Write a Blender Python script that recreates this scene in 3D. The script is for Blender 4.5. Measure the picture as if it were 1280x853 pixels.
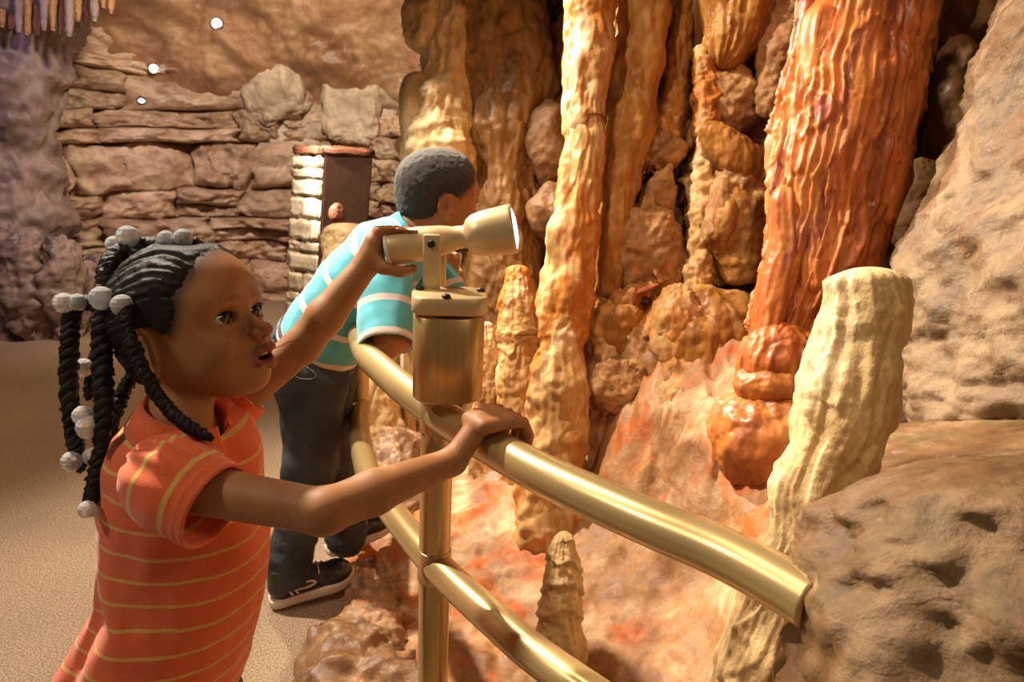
import bpy, bmesh, math, random
import numpy as np
from mathutils import Vector, Matrix

# ------------------------------------------------------------------ clear
for o in list(bpy.data.objects):
    bpy.data.objects.remove(o, do_unlink=True)
scene = bpy.context.scene
COL = scene.collection
random.seed(7)

# ------------------------------------------------------------------ camera
F = 850.0                      # focal length in pixels of the 1280x853 frame
PITCH, ROLL = math.radians(13.9), math.radians(2.5)
CAM = np.array([0.0, 0.0, 1.10])
_M = Matrix.Rotation(math.pi / 2 - PITCH, 3, 'X') @ Matrix.Rotation(ROLL, 3, 'Z')
RCAM = np.array(_M)
cam_data = bpy.data.cameras.new('camera')
cam = bpy.data.objects.new('camera', cam_data)
COL.objects.link(cam)
cam.location = CAM
cam.rotation_euler = _M.to_euler()
cam_data.sensor_width = 36.0
cam_data.lens = F * 36.0 / 1280.0
cam_data.clip_start = 0.02
cam_data.dof.use_dof = True
cam_data.dof.focus_distance = 1.02
cam_data.dof.aperture_fstop = 9.0
scene.camera = cam


def P(x, y, d):
    """photo pixel + distance along the view axis -> world point"""
    return CAM + RCAM @ np.array([(x - 640) / F * d, -(y - 426.5) / F * d, -d])


def PZ(x, y, z):
    """photo pixel on a horizontal plane at height z -> world point"""
    v = RCAM @ np.array([(x - 640) / F, -(y - 426.5) / F, -1.0])
    return CAM + v * ((z - CAM[2]) / v[2])


def PY(x, y, yw):
    """photo pixel on the upright plane at world depth y = yw -> world point"""
    v = RCAM @ np.array([(x - 640) / F, -(y - 426.5) / F, -1.0])
    return CAM + v * (yw / v[1])


# ------------------------------------------------------------------ world, exposure
world = bpy.data.worlds.new('cave_air')
scene.world = world
world.use_nodes = True
world.node_tree.nodes['Background'].inputs[0].default_value = (1.0, 0.72, 0.47, 1)
world.node_tree.nodes['Background'].inputs[1].default_value = 0.10
vs = scene.view_settings
vs.view_transform = 'Standard'
vs.look = 'None'
vs.gamma = 1.0
vs.use_curve_mapping = False
vs.exposure = -0.08


def lamp(name, loc, target, energy, color, size=0.15, angle=60, blend=0.6, kind='SPOT'):
    d = bpy.data.lights.new(name, kind)
    d.energy = energy
    d.color = color
    if kind == 'SPOT':
        d.shadow_soft_size = size
        d.spot_size = math.radians(angle)
        d.spot_blend = blend
    elif kind == 'AREA':
        d.size = size
    else:
        d.shadow_soft_size = size
    o = bpy.data.objects.new(name, d)
    COL.objects.link(o)
    o.location = Vector(loc)
    dv = Vector(target) - Vector(loc)
    o.rotation_euler = dv.to_track_quat('-Z', 'Y').to_euler()
    return o


WARM = (1.0, 0.73, 0.45)
WHITE = (1.0, 0.87, 0.69)
# ceiling spots of the cave: key from behind left, washes on the formations; one added fill
lamp('ceiling_spot_key', (-1.5, 1.85, 2.62), (0.0, 1.15, 0.75), 520, WHITE, 0.05, 100, 0.6)
lamp('ceiling_spot_column', (-1.05, 2.80, 2.45), (0.20, 1.95, 0.85), 650, WHITE, 0.04, 55, 0.6)
lamp('ceiling_spot_formations', (-0.75, 1.25, 2.6), (0.75, 1.9, 0.75), 66, WARM, 0.05, 90, 0.8)
lamp('ceiling_spot_red_column', (0.15, 0.75, 2.5), (0.85, 1.6, 0.9), 38, WARM, 0.05, 60, 0.8)
lamp('warm_fill_right', (0.9, -0.3, 2.3), (0.0, 1.0, 0.7), 22, WARM, 0.3, 95, 0.9)  # added fill from the right, stands in for warm bounce on the face
lamp('ceiling_spot_back_wall', (-1.2, 3.1, 2.5), (-1.7, 5.4, 1.0), 300, WHITE, 0.10, 110, 0.8)
lamp('ceiling_spot_floor', (-2.0, 2.6, 2.7), (-2.2, 3.3, 0.0), 130, WARM, 0.2, 100, 0.9)
lamp('ceiling_spot_children', (-1.75, 0.25, 2.35), (-0.5, 1.1, 0.7), 62, WHITE, 0.12, 70, 0.8)
lamp('ceiling_spot_pillar', (-2.1, 3.3, 2.4), (-0.95, 3.75, 1.0), 1300, WHITE, 0.05, 24, 0.5)
lamp('purple_wall_spot', (-2.6, 2.8, 2.4), (-3.3, 4.6, 1.0), 55, (0.56, 0.42, 0.95), 0.15, 90, 0.9)

# ------------------------------------------------------------------ numpy noise
_rng = np.random.RandomState(11)
_perm = np.concatenate([_rng.permutation(256)] * 3).astype(np.int32)
_grad = _rng.normal(size=(256, 3)).astype(np.float32)
_grad /= np.linalg.norm(_grad, axis=1)[:, None]


def perlin(p):
    p = np.asarray(p, np.float32)
    i = np.floor(p).astype(np.int32)
    f = p - i
    i &= 255
    u = f * f * f * (f * (f * 6 - 15) + 10)
    out = 0
    for dx in (0, 1):
        wx = u[:, 0] if dx else 1 - u[:, 0]
        hx = _perm[i[:, 0] + dx]
        for dy in (0, 1):
            wy = u[:, 1] if dy else 1 - u[:, 1]
            hy = _perm[hx + i[:, 1] + dy]
            for dz in (0, 1):
                wz = u[:, 2] if dz else 1 - u[:, 2]
                g = _grad[_perm[hy + i[:, 2] + dz]]
                out = out + wx * wy * wz * (g[:, 0] * (f[:, 0] - dx) + g[:, 1] * (f[:, 1] - dy) + g[:, 2] * (f[:, 2] - dz))
    return out * 1.5


def fbm(p, freq=1.0, octv=4, gain=0.5, seed=0.0):
    p = np.asarray(p, np.float32) * freq + seed * 17.31
    a, s = 1.0, 0
    for _ in range(octv):
        s = s + a * perlin(p)
        p = p * 2.03 + 5.7
        a *= gain
    return s


def ridged(p, freq=1.0, octv=3, gain=0.5, seed=0.0):
    p = np.asarray(p, np.float32) * freq + seed * 13.7
    a, s = 1.0, 0
    for _ in range(octv):
        s = s + a * (1 - 2 * np.abs(perlin(p)))
        p = p * 2.1 + 3.3
        a *= gain
    return s


def sstep(a, b, x):
    t = np.clip((x - a) / (b - a), 0, 1)
    return t * t * (3 - 2 * t)


# ------------------------------------------------------------------ objects
def tag(o, label=None, cat=None, group=None, kind=None):
    if label: o['label'] = label
    if cat: o['category'] = cat
    if group: o['group'] = group
    if kind: o['kind'] = kind
    return o


def empty(name, loc, label=None, cat=None, group=None, kind=None):
    o = bpy.data.objects.new(name, None)
    o.empty_display_size = 0.05
    COL.objects.link(o)
    o.location = Vector(loc)
    return tag(o, label, cat, group, kind)


def mesh_obj(name, V, Fc, mat, parent=None, smooth=True, origin=None, attrs=None):
    """V in world coordinates; origin (or the parent's base) becomes the object's origin"""
    V = np.asarray(V, np.float64)
    off = np.zeros(3)
    if parent is not None:
        off = np.array(world_base(parent))
    if origin is not None and parent is None:
        off = np.array(origin, float)
    me = bpy.data.meshes.new(name)
    if isinstance(Fc, np.ndarray):
        n, k = Fc.shape
        me.vertices.add(len(V))
        me.vertices.foreach_set('co', (V - off).astype(np.float32).ravel())
        me.loops.add(n * k)
        me.loops.foreach_set('vertex_index', Fc.astype(np.int32).ravel())
        me.polygons.add(n)
        me.polygons.foreach_set('loop_start', np.arange(0, n * k, k, dtype=np.int32))
        me.polygons.foreach_set('loop_total', np.full(n, k, np.int32))
        me.update(calc_edges=True)
    else:
        me.from_pydata((V - off).tolist(), [], Fc)
    if smooth:
        me.polygons.foreach_set('use_smooth', np.ones(len(me.polygons), bool))
    if attrs:
        for k, a in attrs.items():
            a = np.asarray(a, np.float32)
            if a.ndim == 1:
                at = me.attributes.new(k, 'FLOAT', 'POINT')
                at.data.foreach_set('value', a)
            else:
                at = me.attributes.new(k, 'FLOAT_COLOR', 'POINT')
                if a.shape[1] == 3:
                    a = np.concatenate([a, np.ones((len(a), 1), np.float32)], 1)
                at.data.foreach_set('color', a.ravel())
    me.update()
    if mat is not None:
        me.materials.append(mat)
    o = bpy.data.objects.new(name, me)
    COL.objects.link(o)
    if parent is not None:
        o.parent = parent
    else:
        o.location = off
    return o


def world_base(o):
    b = Vector((0, 0, 0))
    while o is not None:
        b = b + o.location
        o = o.parent
    return b


def grid_faces(nu, nv, wrap=False):
    """vertex index = j*nu + i ; faces over i (wrapping) and j"""
    i = np.arange(nu if wrap else nu - 1)
    j = np.arange(nv - 1)
    I, J = np.meshgrid(i, j)
    I2 = (I + 1) % nu
    return np.stack([J * nu + I, J * nu + I2, (J + 1) * nu + I2, (J + 1) * nu + I], -1).reshape(-1, 4)


def catmull(pts, n):
    pts = np.asarray(pts, float)
    m = len(pts)
    ext = np.vstack([2 * pts[0] - pts[1], pts, 2 * pts[-1] - pts[-2]])
    t = np.linspace(0, m - 1 - 1e-9, n)
    k = np.floor(t).astype(int)
    u = (t - k)[:, None]
    p0, p1, p2, p3 = ext[k], ext[k + 1], ext[k + 2], ext[k + 3]
    return 0.5 * (2 * p1 + (p2 - p0) * u + (2 * p0 - 5 * p1 + 4 * p2 - p3) * u ** 2 + (3 * p1 - p0 - 3 * p2 + p3) * u ** 3)


def frames(pts):
    pts = np.asarray(pts, float)
    T = np.gradient(pts, axis=0)
    T /= np.linalg.norm(T, axis=1)[:, None] + 1e-12
    up = np.array([0, 0, 1.0]) if abs(T[0][2]) < 0.9 else np.array([1.0, 0, 0])
    N = np.zeros_like(T)
    n = up - T[0] * (up @ T[0])
    n /= np.linalg.norm(n)
    for i in range(len(T)):
        n = n - T[i] * (n @ T[i])
        n /= np.linalg.norm(n) + 1e-12
        N[i] = n
    return T, N, np.cross(T, N)


def tube_mesh(pts, rad, nu=16, caps=True):
    """swept tube, world coords; rad scalar or per point"""
    pts = np.asarray(pts, float)
    n = len(pts)
    rad = np.broadcast_to(np.asarray(rad, float), (n,))
    T, N, B = frames(pts)
    th = np.linspace(0, 2 * np.pi, nu, endpoint=False)
    V = pts[:, None] + rad[:, None, None] * (np.cos(th)[None, :, None] * N[:, None] + np.sin(th)[None, :, None] * B[:, None])
    V = V.reshape(-1, 3)
    Fc = grid_faces(nu, n, True)
    if caps:
        c0, c1 = len(V), len(V) + 1
        V = np.vstack([V, pts[0], pts[-1]])
        i = np.arange(nu)
        i2 = (i + 1) % nu
        a = np.stack([np.full(nu, c0), i2, i, i], -1)
        b = np.stack([np.full(nu, c1), (n - 1) * nu + i, (n - 1) * nu + i2, (n - 1) * nu + i2], -1)
        L = [tuple(q) for q in Fc] + [tuple(q[:3]) for q in a] + [tuple(q[:3]) for q in b]
        return V, L
    return V, [tuple(q) for q in Fc]


def joinm(parts):
    V, L, o = [], [], 0
    for v, f in parts:
        V.append(np.asarray(v, float))
        L += [tuple(int(i) + o for i in q) for q in f]
        o += len(v)
    return np.vstack(V), L


def lathe_mesh(profile, a, b, nu=48, squash=None):
    """profile: list of (t along axis in metres from a, radius). axis a->b direction"""
    a = np.asarray(a, float)
    ax = np.asarray(b, float) - a
    ax /= np.linalg.norm(ax)
    up = np.array([0, 0, 1.0]) if abs(ax[2]) < 0.9 else np.array([0, 1.0, 0])
    n = up - ax * (up @ ax)
    n /= np.linalg.norm(n)
    bb = np.cross(ax, n)
    th = np.linspace(0, 2 * np.pi, nu, endpoint=False)
    V = []
    for t, r in profile:
        V.append(a + ax * t + r * (np.cos(th)[:, None] * n + np.sin(th)[:, None] * bb))
    V = np.vstack(V)
    return V, [tuple(q) for q in grid_faces(nu, len(profile), True)]


def box_mesh(c, s, R=None, bev=0.0):
    bm = bmesh.new()
    bmesh.ops.create_cube(bm, size=1.0)
    for v in bm.verts:
        v.co = Vector((v.co.x * s[0], v.co.y * s[1], v.co.z * s[2]))
    if bev > 0:
        bmesh.ops.bevel(bm, geom=list(bm.edges), offset=bev, segments=3, affect='EDGES', profile=0.5)
    bm.verts.index_update()
    V = np.array([v.co[:] for v in bm.verts])
    L = [tuple(v.index for v in f.verts) for f in bm.faces]
    bm.free()
    if R is not None:
        V = V @ np.asarray(R).T
    return V + np.asarray(c, float), L


def sphere_mesh(c, r, nu=20, nv=12, R=None):
    r = np.broadcast_to(np.asarray(r, float), (3,))
    V, L = [], []
    for j in range(1, nv):
        ph = math.pi * j / nv
        for i in range(nu):
            th = 2 * math.pi * i / nu
            V.append((math.sin(ph) * math.cos(th), math.sin(ph) * math.sin(th), math.cos(ph)))
    V += [(0, 0, 1), (0, 0, -1)]
    for j in range(nv - 2):
        for i in range(nu):
            L.append((j * nu + i, (j + 1) * nu + i, (j + 1) * nu + (i + 1) % nu, j * nu + (i + 1) % nu))
    t, b = len(V) - 2, len(V) - 1
    for i in range(nu):
        L.append((t, i, (i + 1) % nu))
        L.append((b, (nv - 2) * nu + (i + 1) % nu, (nv - 2) * nu + i))
    V = np.array(V) * r
    if R is not None:
        V = V @ np.asarray(R).T
    return V + np.asarray(c, float), L


# ------------------------------------------------------------------ signed distance fields -> one continuous mesh
class Field:
    def __init__(self, lo, hi, h):
        self.lo = np.asarray(lo, float)
        self.h = h
        self.n = np.ceil((np.asarray(hi, float) - self.lo) / h).astype(int) + 1
        self.D = np.full(self.n, 1.0, np.float32)

    def _box(self, lo, hi):
        a = np.clip(np.floor((np.asarray(lo) - self.lo) / self.h).astype(int), 0, self.n)
        b = np.clip(np.ceil((np.asarray(hi) - self.lo) / self.h).astype(int) + 1, 0, self.n)
        if np.any(b <= a):
            return None
        g = [(self.lo[k] + np.arange(a[k], b[k]) * self.h).astype(np.float32) for k in range(3)]
        return (slice(a[0], b[0]), slice(a[1], b[1]), slice(a[2], b[2])), g[0][:, None, None], g[1][None, :, None], g[2][None, None, :]

    def apply(self, fn, lo, hi, k, mode):
        pad = max(k, 2 * self.h) + 2 * self.h
        r = self._box(np.asarray(lo) - pad, np.asarray(hi) + pad)
        if r is None:
            return
        sl, x, y, z = r
        b = fn(x, y, z).astype(np.float32)
        a = self.D[sl]
        if mode == 'add':
            if k > 0:
                t = np.clip(0.5 + 0.5 * (b - a) / k, 0, 1)
                self.D[sl] = b * (1 - t) + a * t - k * t * (1 - t)
            else:
                self.D[sl] = np.minimum(a, b)
        elif mode == 'sub':
            b = -b
            if k > 0:
                t = np.clip(0.5 - 0.5 * (b - a) / k, 0, 1)
                self.D[sl] = b * (1 - t) + a * t + k * t * (1 - t)
            else:
                self.D[sl] = np.maximum(a, b)
        else:
            self.D[sl] = np.maximum(a, b)

    def cone(self, a, b, ra, rb=None, k=0.0, mode='add'):
        rb = ra if rb is None else rb
        a = np.asarray(a, float)
        b = np.asarray(b, float)
        ba = b - a
        L = float(ba @ ba) + 1e-12

        def fn(x, y, z):
            px, py, pz = x - a[0], y - a[1], z - a[2]
            t = np.clip((px * ba[0] + py * ba[1] + pz * ba[2]) / L, 0, 1)
            return np.sqrt((px - t * ba[0]) ** 2 + (py - t * ba[1]) ** 2 + (pz - t * ba[2]) ** 2) - (ra + t * (rb - ra))
        R = max(ra, rb)
        self.apply(fn, np.minimum(a, b) - R, np.maximum(a, b) + R, k, mode)

    def chain(self, pts, rads, k=0.0, k0=None, mode='add'):
        for i in range(len(pts) - 1):
            self.cone(pts[i], pts[i + 1], rads[i], rads[i + 1], (k0 if (i == 0 and k0 is not None) else k), mode)

    def ell(self, c, r, R=None, k=0.0, mode='add'):
        c = np.asarray(c, float)
        r = np.broadcast_to(np.asarray(r, float), (3,))
        M = np.eye(3) if R is None else np.asarray(R, float)

        def fn(x, y, z):
            px, py, pz = x - c[0], y - c[1], z - c[2]
            q = [(px * M[0, i] + py * M[1, i] + pz * M[2, i]) for i in range(3)]
            k0 = np.sqrt(sum((q[i] / r[i]) ** 2 for i in range(3)))
            k1 = np.sqrt(sum((q[i] / r[i] ** 2) ** 2 for i in range(3))) + 1e-6
            return k0 * (k0 - 1) / k1
        e = np.sqrt((M ** 2) @ (r ** 2))
        self.apply(fn, c - e, c + e, k, mode)

    def fnop(self, fn, lo, hi, k=0.0, mode='add'):
        self.apply(fn, lo, hi, k, mode)

    def mesh(self):
        D, n = self.D, self.n
        s = (D < 0)
        c = np.zeros(tuple(n - 1), np.uint8)
        offs = [(i, j, k) for i in (0, 1) for j in (0, 1) for k in (0, 1)]
        for o in offs:
            c += s[o[0]:n[0] - 1 + o[0], o[1]:n[1] - 1 + o[1], o[2]:n[2] - 1 + o[2]].view(np.uint8)
        act = (c > 0) & (c < 8)
        idx = np.full(act.shape, -1, np.int32)
        ijk = np.argwhere(act)
        idx[act] = np.arange(len(ijk), dtype=np.int32)
        val = np.stack([D[ijk[:, 0] + o[0], ijk[:, 1] + o[1], ijk[:, 2] + o[2]] for o in offs], 1)
        acc = np.zeros((len(ijk), 3))
        cnt = np.zeros(len(ijk))
        for a in range(8):
            for b in range(a + 1, 8):
                oa, ob = np.array(offs[a]), np.array(offs[b])
                if np.abs(oa - ob).sum() != 1:
                    continue
                va, vb = val[:, a], val[:, b]
                m = (va < 0) != (vb < 0)
                t = va[m] / (va[m] - vb[m])
                acc[m] += oa + t[:, None] * (ob - oa)
                cnt[m] += 1
        V = (ijk + acc / cnt[:, None]) * self.h + self.lo
        Q = []
        for ax in range(3):
            e = [n[0], n[1], n[2]]
            sl0 = [slice(1, n[q] - 1) for q in range(3)]
            sl1 = [slice(1, n[q] - 1) for q in range(3)]
            sl0[ax] = slice(0, n[ax] - 1)
            sl1[ax] = slice(1, n[ax])
            s0, s1 = s[tuple(sl0)], s[tuple(sl1)]
            ch = np.argwhere(s0 != s1)
            if len(ch) == 0:
                continue
            flip = s0[ch[:, 0], ch[:, 1], ch[:, 2]]
            base = ch.copy()
            for q in range(3):
                if q != ax:
                    base[:, q] += 1
            u, v = (ax + 1) % 3, (ax + 2) % 3
            du = np.zeros(3, int); du[u] = 1
            dv = np.zeros(3, int); dv[v] = 1

            def g(p):
                return idx[p[:, 0], p[:, 1], p[:, 2]]
            q = np.stack([g(base - du - dv), g(base - dv), g(base), g(base - du)], 1)
            q[~flip] = q[~flip][:, ::-1]
            Q.append(q)
        Fc = np.vstack(Q)
        Fc = Fc[(Fc >= 0).all(1)]
        return V, Fc


def relax(V, Fc, it=2, lam=0.5):
    """light Laplacian smoothing of a quad mesh"""
    n = len(V)
    e = np.vstack([Fc[:, [0, 1]], Fc[:, [1, 2]], Fc[:, [2, 3]], Fc[:, [3, 0]]])
    e = np.vstack([e, e[:, ::-1]])
    cnt = np.bincount(e[:, 0], minlength=n).astype(float)
    cnt[cnt == 0] = 1
    for _ in range(it):
        A = np.stack([np.bincount(e[:, 0], V[e[:, 1], k], n) for k in range(3)], 1) / cnt[:, None]
        V = V + lam * (A - V)
    return V


# ------------------------------------------------------------------ materials
def new_mat(name):
    m = bpy.data.materials.new(name)
    m.use_nodes = True
    nt = m.node_tree
    return m, nt, nt.nodes['Principled BSDF']


def nd(nt, kind, **kw):
    n = nt.nodes.new(kind)
    for k, v in kw.items():
        if k == 'inp':
            for a, b in v.items():
                n.inputs[a].default_value = b
        else:
            setattr(n, k, v)
    return n


def ramp(nt, stops, interp='LINEAR'):
    r = nt.nodes.new('ShaderNodeValToRGB')
    r.color_ramp.interpolation = interp
    el = r.color_ramp.elements
    while len(el) < len(stops):
        el.new(0.5)
    for e, (p, c) in zip(el, stops):
        e.position = p
        e.color = (c[0], c[1], c[2], 1)
    return r


def mixc(nt, fac, a, b, blend='MIX'):
    m = nt.nodes.new('ShaderNodeMix')
    m.data_type = 'RGBA'
    m.blend_type = blend
    for s, v in ((m.inputs[0], fac), (m.inputs[6], a), (m.inputs[7], b)):
        if hasattr(v, 'links') or hasattr(v, 'is_linked'):
            nt.links.new(v, s)
        else:
            s.default_value = v if isinstance(v, (int, float)) else (v[0], v[1], v[2], 1)
    return m.outputs[2]


def s2l(r, g, b):
    def f(c):
        c /= 255.0
        return c / 12.92 if c <= 0.04045 else ((c + 0.055) / 1.055) ** 2.4
    return (f(r), f(g), f(b))


def rock_mat(name, cols, scale=3.0, stretch=(1, 1, 1), stain=None, stain_scale=1.3, stain_lo=0.5, stain_hi=0.68,
             rough=0.6, gloss_var=0.25, bump=0.35, bscale=40, bstretch=None, spec=0.4, vary=0.0, dist=0.006):
    m, nt, bs = new_mat(name)
    tc = nd(nt, 'ShaderNodeTexCoord')
    mp = nd(nt, 'ShaderNodeMapping', inp={'Scale': stretch})
    nt.links.new(tc.outputs['Object'], mp.inputs[0])
    n1 = nd(nt, 'ShaderNodeTexNoise', inp={'Scale': scale, 'Detail': 9.0, 'Roughness': 0.62, 'Distortion': 0.6})
    nt.links.new(mp.outputs[0], n1.inputs['Vector'])
    k = len(cols)
    r = ramp(nt, [(0.3 + 0.4 * i / (k - 1), c) for i, c in enumerate(cols)])
    nt.links.new(n1.outputs['Fac'], r.inputs[0])
    col = r.outputs[0]
    if stain is not None:
        n2 = nd(nt, 'ShaderNodeTexNoise', inp={'Scale': stain_scale * scale, 'Detail': 6.0, 'Roughness': 0.6, 'Distortion': 0.9})
        nt.links.new(mp.outputs[0], n2.inputs['Vector'])
        rs = ramp(nt, [(stain_lo, (0, 0, 0)), (stain_hi, (1, 1, 1))])
        nt.links.new(n2.outputs['Fac'], rs.inputs[0])
        col = mixc(nt, rs.outputs[0], col, stain)
    n3 = nd(nt, 'ShaderNodeTexNoise', inp={'Scale': bscale, 'Detail': 8.0, 'Roughness': 0.65})
    mp2 = nd(nt, 'ShaderNodeMapping', inp={'Scale': bstretch or (1, 1, 1)})
    nt.links.new(tc.outputs['Object'], mp2.inputs[0])
    nt.links.new(mp2.outputs[0], n3.inputs['Vector'])
    rv = ramp(nt, [(0.3, (0.72, 0.72, 0.72)), (0.7, (1.25, 1.25, 1.25))])
    nt.links.new(n3.outputs['Fac'], rv.inputs[0])
    col = mixc(nt, 0.7, col, rv.outputs[0], 'MULTIPLY')
    if vary > 0:
        oi = nd(nt, 'ShaderNodeObjectInfo')
        mr = nd(nt, 'ShaderNodeMapRange', inp={'To Min': 1 - vary, 'To Max': 1 + vary})
        nt.links.new(oi.outputs['Random'], mr.inputs[0])
        cb = nd(nt, 'ShaderNodeCombineColor')
        for q in range(3):
            nt.links.new(mr.outputs[0], cb.inputs[q])
        col = mixc(nt, 1.0, col, cb.outputs[0], 'MULTIPLY')
    nt.links.new(col, bs.inputs['Base Color'])
    mrr = nd(nt, 'ShaderNodeMapRange', inp={'From Min': 0.35, 'From Max': 0.65, 'To Min': max(0.05, rough - gloss_var), 'To Max': min(1.0, rough + gloss_var)})
    nt.links.new(n1.outputs['Fac'], mrr.inputs[0])
    nt.links.new(mrr.outputs[0], bs.inputs['Roughness'])
    bs.inputs['Specular IOR Level'].default_value = spec
    bp = nd(nt, 'ShaderNodeBump', inp={'Strength': bump, 'Distance': dist})
    nt.links.new(n3.outputs['Fac'], bp.inputs['Height'])
    nt.links.new(bp.outputs[0], bs.inputs['Normal'])
    return m


def plain_mat(name, col, rough=0.5, metal=0.0, spec=0.5, bump=0.0, bscale=200, var=0.0, sheen=0.0, aniso=None):
    m, nt, bs = new_mat(name)
    bs.inputs['Base Color'].default_value = (*col, 1)
    bs.inputs['Roughness'].default_value = rough
    bs.inputs['Metallic'].default_value = metal
    bs.inputs['Specular IOR Level'].default_value = spec
    if bump > 0 or var > 0:
        tc = nd(nt, 'ShaderNodeTexCoord')
        mp = nd(nt, 'ShaderNodeMapping', inp={'Scale': aniso or (1, 1, 1)})
        nt.links.new(tc.outputs['Object'], mp.inputs[0])
        n = nd(nt, 'ShaderNodeTexNoise', inp={'Scale': bscale, 'Detail': 5.0, 'Roughness': 0.6})
        nt.links.new(mp.outputs[0], n.inputs['Vector'])
        if bump > 0:
            bp = nd(nt, 'ShaderNodeBump', inp={'Strength': bump, 'Distance': 0.002})
            nt.links.new(n.outputs['Fac'], bp.inputs['Height'])
            nt.links.new(bp.outputs[0], bs.inputs['Normal'])
        if var > 0:
            r = ramp(nt, [(0.3, tuple(c * (1 - var) for c in col)), (0.7, tuple(min(1, c * (1 + var)) for c in col))])
            nt.links.new(n.outputs['Fac'], r.inputs[0])
            nt.links.new(r.outputs[0], bs.inputs['Base Color'])
    if sheen > 0:
        bs.inputs['Sheen Weight'].default_value = sheen
    return m

# ------------------------------------------------------------------ rock builders
from mathutils.bvhtree import BVHTree


def ray_hit(o, x, y):
    """first point of object o seen through photo pixel (x, y)"""
    bvh = BVHTree.FromPolygons([Vector(v.co) + world_base(o) for v in o.data.vertices], [p.vertices[:] for p in o.data.polygons])
    d = Vector(P(x, y, 1.0) - CAM).normalized()
    loc, nor, i, dist = bvh.ray_cast(Vector(CAM), d)
    return loc, nor


def ring_rock(name, cen, rad, mat, parent=None, seed=0.0, res=0.006, nu=None, flat=1.0, flatdir=None, cap0=0.0, cap1=0.0,
              lump=(0.12, 2.5), flute=(0.0, 60, 2), tier=(0.0, 8, 0.6), fine=(0.0025, 60), wob=0.0, origin=None, attrs=None):
    """irregular rock shaft: axis through cen (n,3) with radii rad (n); lump=(rel amplitude, freq 1/m),
    flute=(m, freq around, freq along), tier=(m, freq along, waviness), fine=(m, freq)"""
    cen = np.asarray(cen, float)
    rad = np.asarray(rad, float)
    L = np.linalg.norm(np.diff(cen, axis=0), axis=1).sum()
    nv = max(12, int(L / res))
    A = catmull(np.hstack([cen, rad[:, None]]), nv)
    C, Rr = A[:, :3], np.maximum(A[:, 3], 0.002)
    arc = np.concatenate([[0], np.cumsum(np.linalg.norm(np.diff(C, axis=0), axis=1))])
    nu = nu or int(np.clip(2 * np.pi * Rr.mean() / res, 24, 260))
    T, N, B = frames(C)
    th = np.linspace(0, 2 * np.pi, nu, endpoint=False)
    dirs = np.cos(th)[None, :, None] * N[:, None] + np.sin(th)[None, :, None] * B[:, None]     # nv,nu,3
    R0 = Rr.mean()
    world = (C[:, None] + dirs * Rr[:, None, None]).reshape(-1, 3)
    cyl = np.stack([np.broadcast_to(np.cos(th)[None] * R0, (nv, nu)), np.broadcast_to(np.sin(th)[None] * R0, (nv, nu)),
                    np.broadcast_to(arc[:, None], (nv, nu))], -1).reshape(-1, 3)
    r = np.repeat(Rr, nu)
    r = r * (1 + lump[0] * fbm(world, lump[1] / 1.0, 3, 0.5, seed))
    if flute[0] > 0:
        q = cyl * np.array([flute[1], flute[1], flute[2]])
        w = fbm(cyl, 6.0, 2, 0.5, seed + 3)
        q = q + w[:, None] * 0.5
        r = r + flute[0] * ridged(q, 1.0, 2, 0.45, seed + 1)
    if tier[0] > 0:
        s = cyl[:, 2] * tier[1] + tier[2] * fbm(cyl * np.array([1, 1, 0.35]), 14.0, 2, 0.5, seed + 5)
        fr = s - np.floor(s)
        r = r + tier[0] * (fr ** 1.6 * sstep(1.0, 0.86, fr) * 1.3 - 0.4)
    if fine[0] > 0:
        r = r + fine[0] * fbm(world, fine[1], 4, 0.55, seed + 8)
    if cap0 > 0:
        r = r * np.repeat(np.sqrt(np.clip(1 - (1 - np.clip(arc / cap0, 0, 1)) ** 2, 0.0004, 1)), nu)
    if cap1 > 0:
        r = r * np.repeat(np.sqrt(np.clip(1 - (1 - np.clip((arc[-1] - arc) / cap1, 0, 1)) ** 2, 0.0004, 1)), nu)
    D = dirs.reshape(-1, 3)
    V = np.repeat(C, nu, 0) + D * r[:, None]
    if flat != 1.0:
        fd = np.asarray(flatdir if flatdir is not None else (0, 1, 0), float)
        fd /= np.linalg.norm(fd)
        rel = V - np.repeat(C, nu, 0)
        V = V + (rel @ fd)[:, None] * fd * (flat - 1)
    if wob > 0:
        V = V + wob * np.stack([fbm(V, 7, 2, 0.5, seed + 20), fbm(V, 7, 2, 0.5, seed + 30), 0 * V[:, 0]], 1)
    Fc = grid_faces(nu, nv, True)
    V = np.vstack([V, C[0], C[-1]])
    i = np.arange(nu)
    i2 = (i + 1) % nu
    a = np.stack([i2, i, np.full(nu, nu * nv), np.full(nu, nu * nv)], -1)
    b = np.stack([(nv - 1) * nu + i, (nv - 1) * nu + i2, np.full(nu, nu * nv + 1), np.full(nu, nu * nv + 1)], -1)
    Lf = [tuple(q) for q in Fc.tolist()] + [tuple(q[:3]) for q in a.tolist()] + [tuple(q[:3]) for q in b.tolist()]
    return mesh_obj(name, V, Lf, mat, parent, True, origin)


def shaft(name, edges, depth, mat, parent=None, **kw):
    """edges: (y, x_left, x_right[, depth]) silhouette read from the photo, top to bottom"""
    cen, rad = [], []
    for e in edges:
        d = e[3] if len(e) > 3 else depth
        cen.append(P((e[1] + e[2]) / 2, e[0], d))
        rad.append((e[2] - e[1]) / 2 * d / F)
    if parent is None and 'origin' not in kw:
        kw['origin'] = cen[-1]
    return ring_rock(name, cen, rad, mat, parent, **kw)


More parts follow.
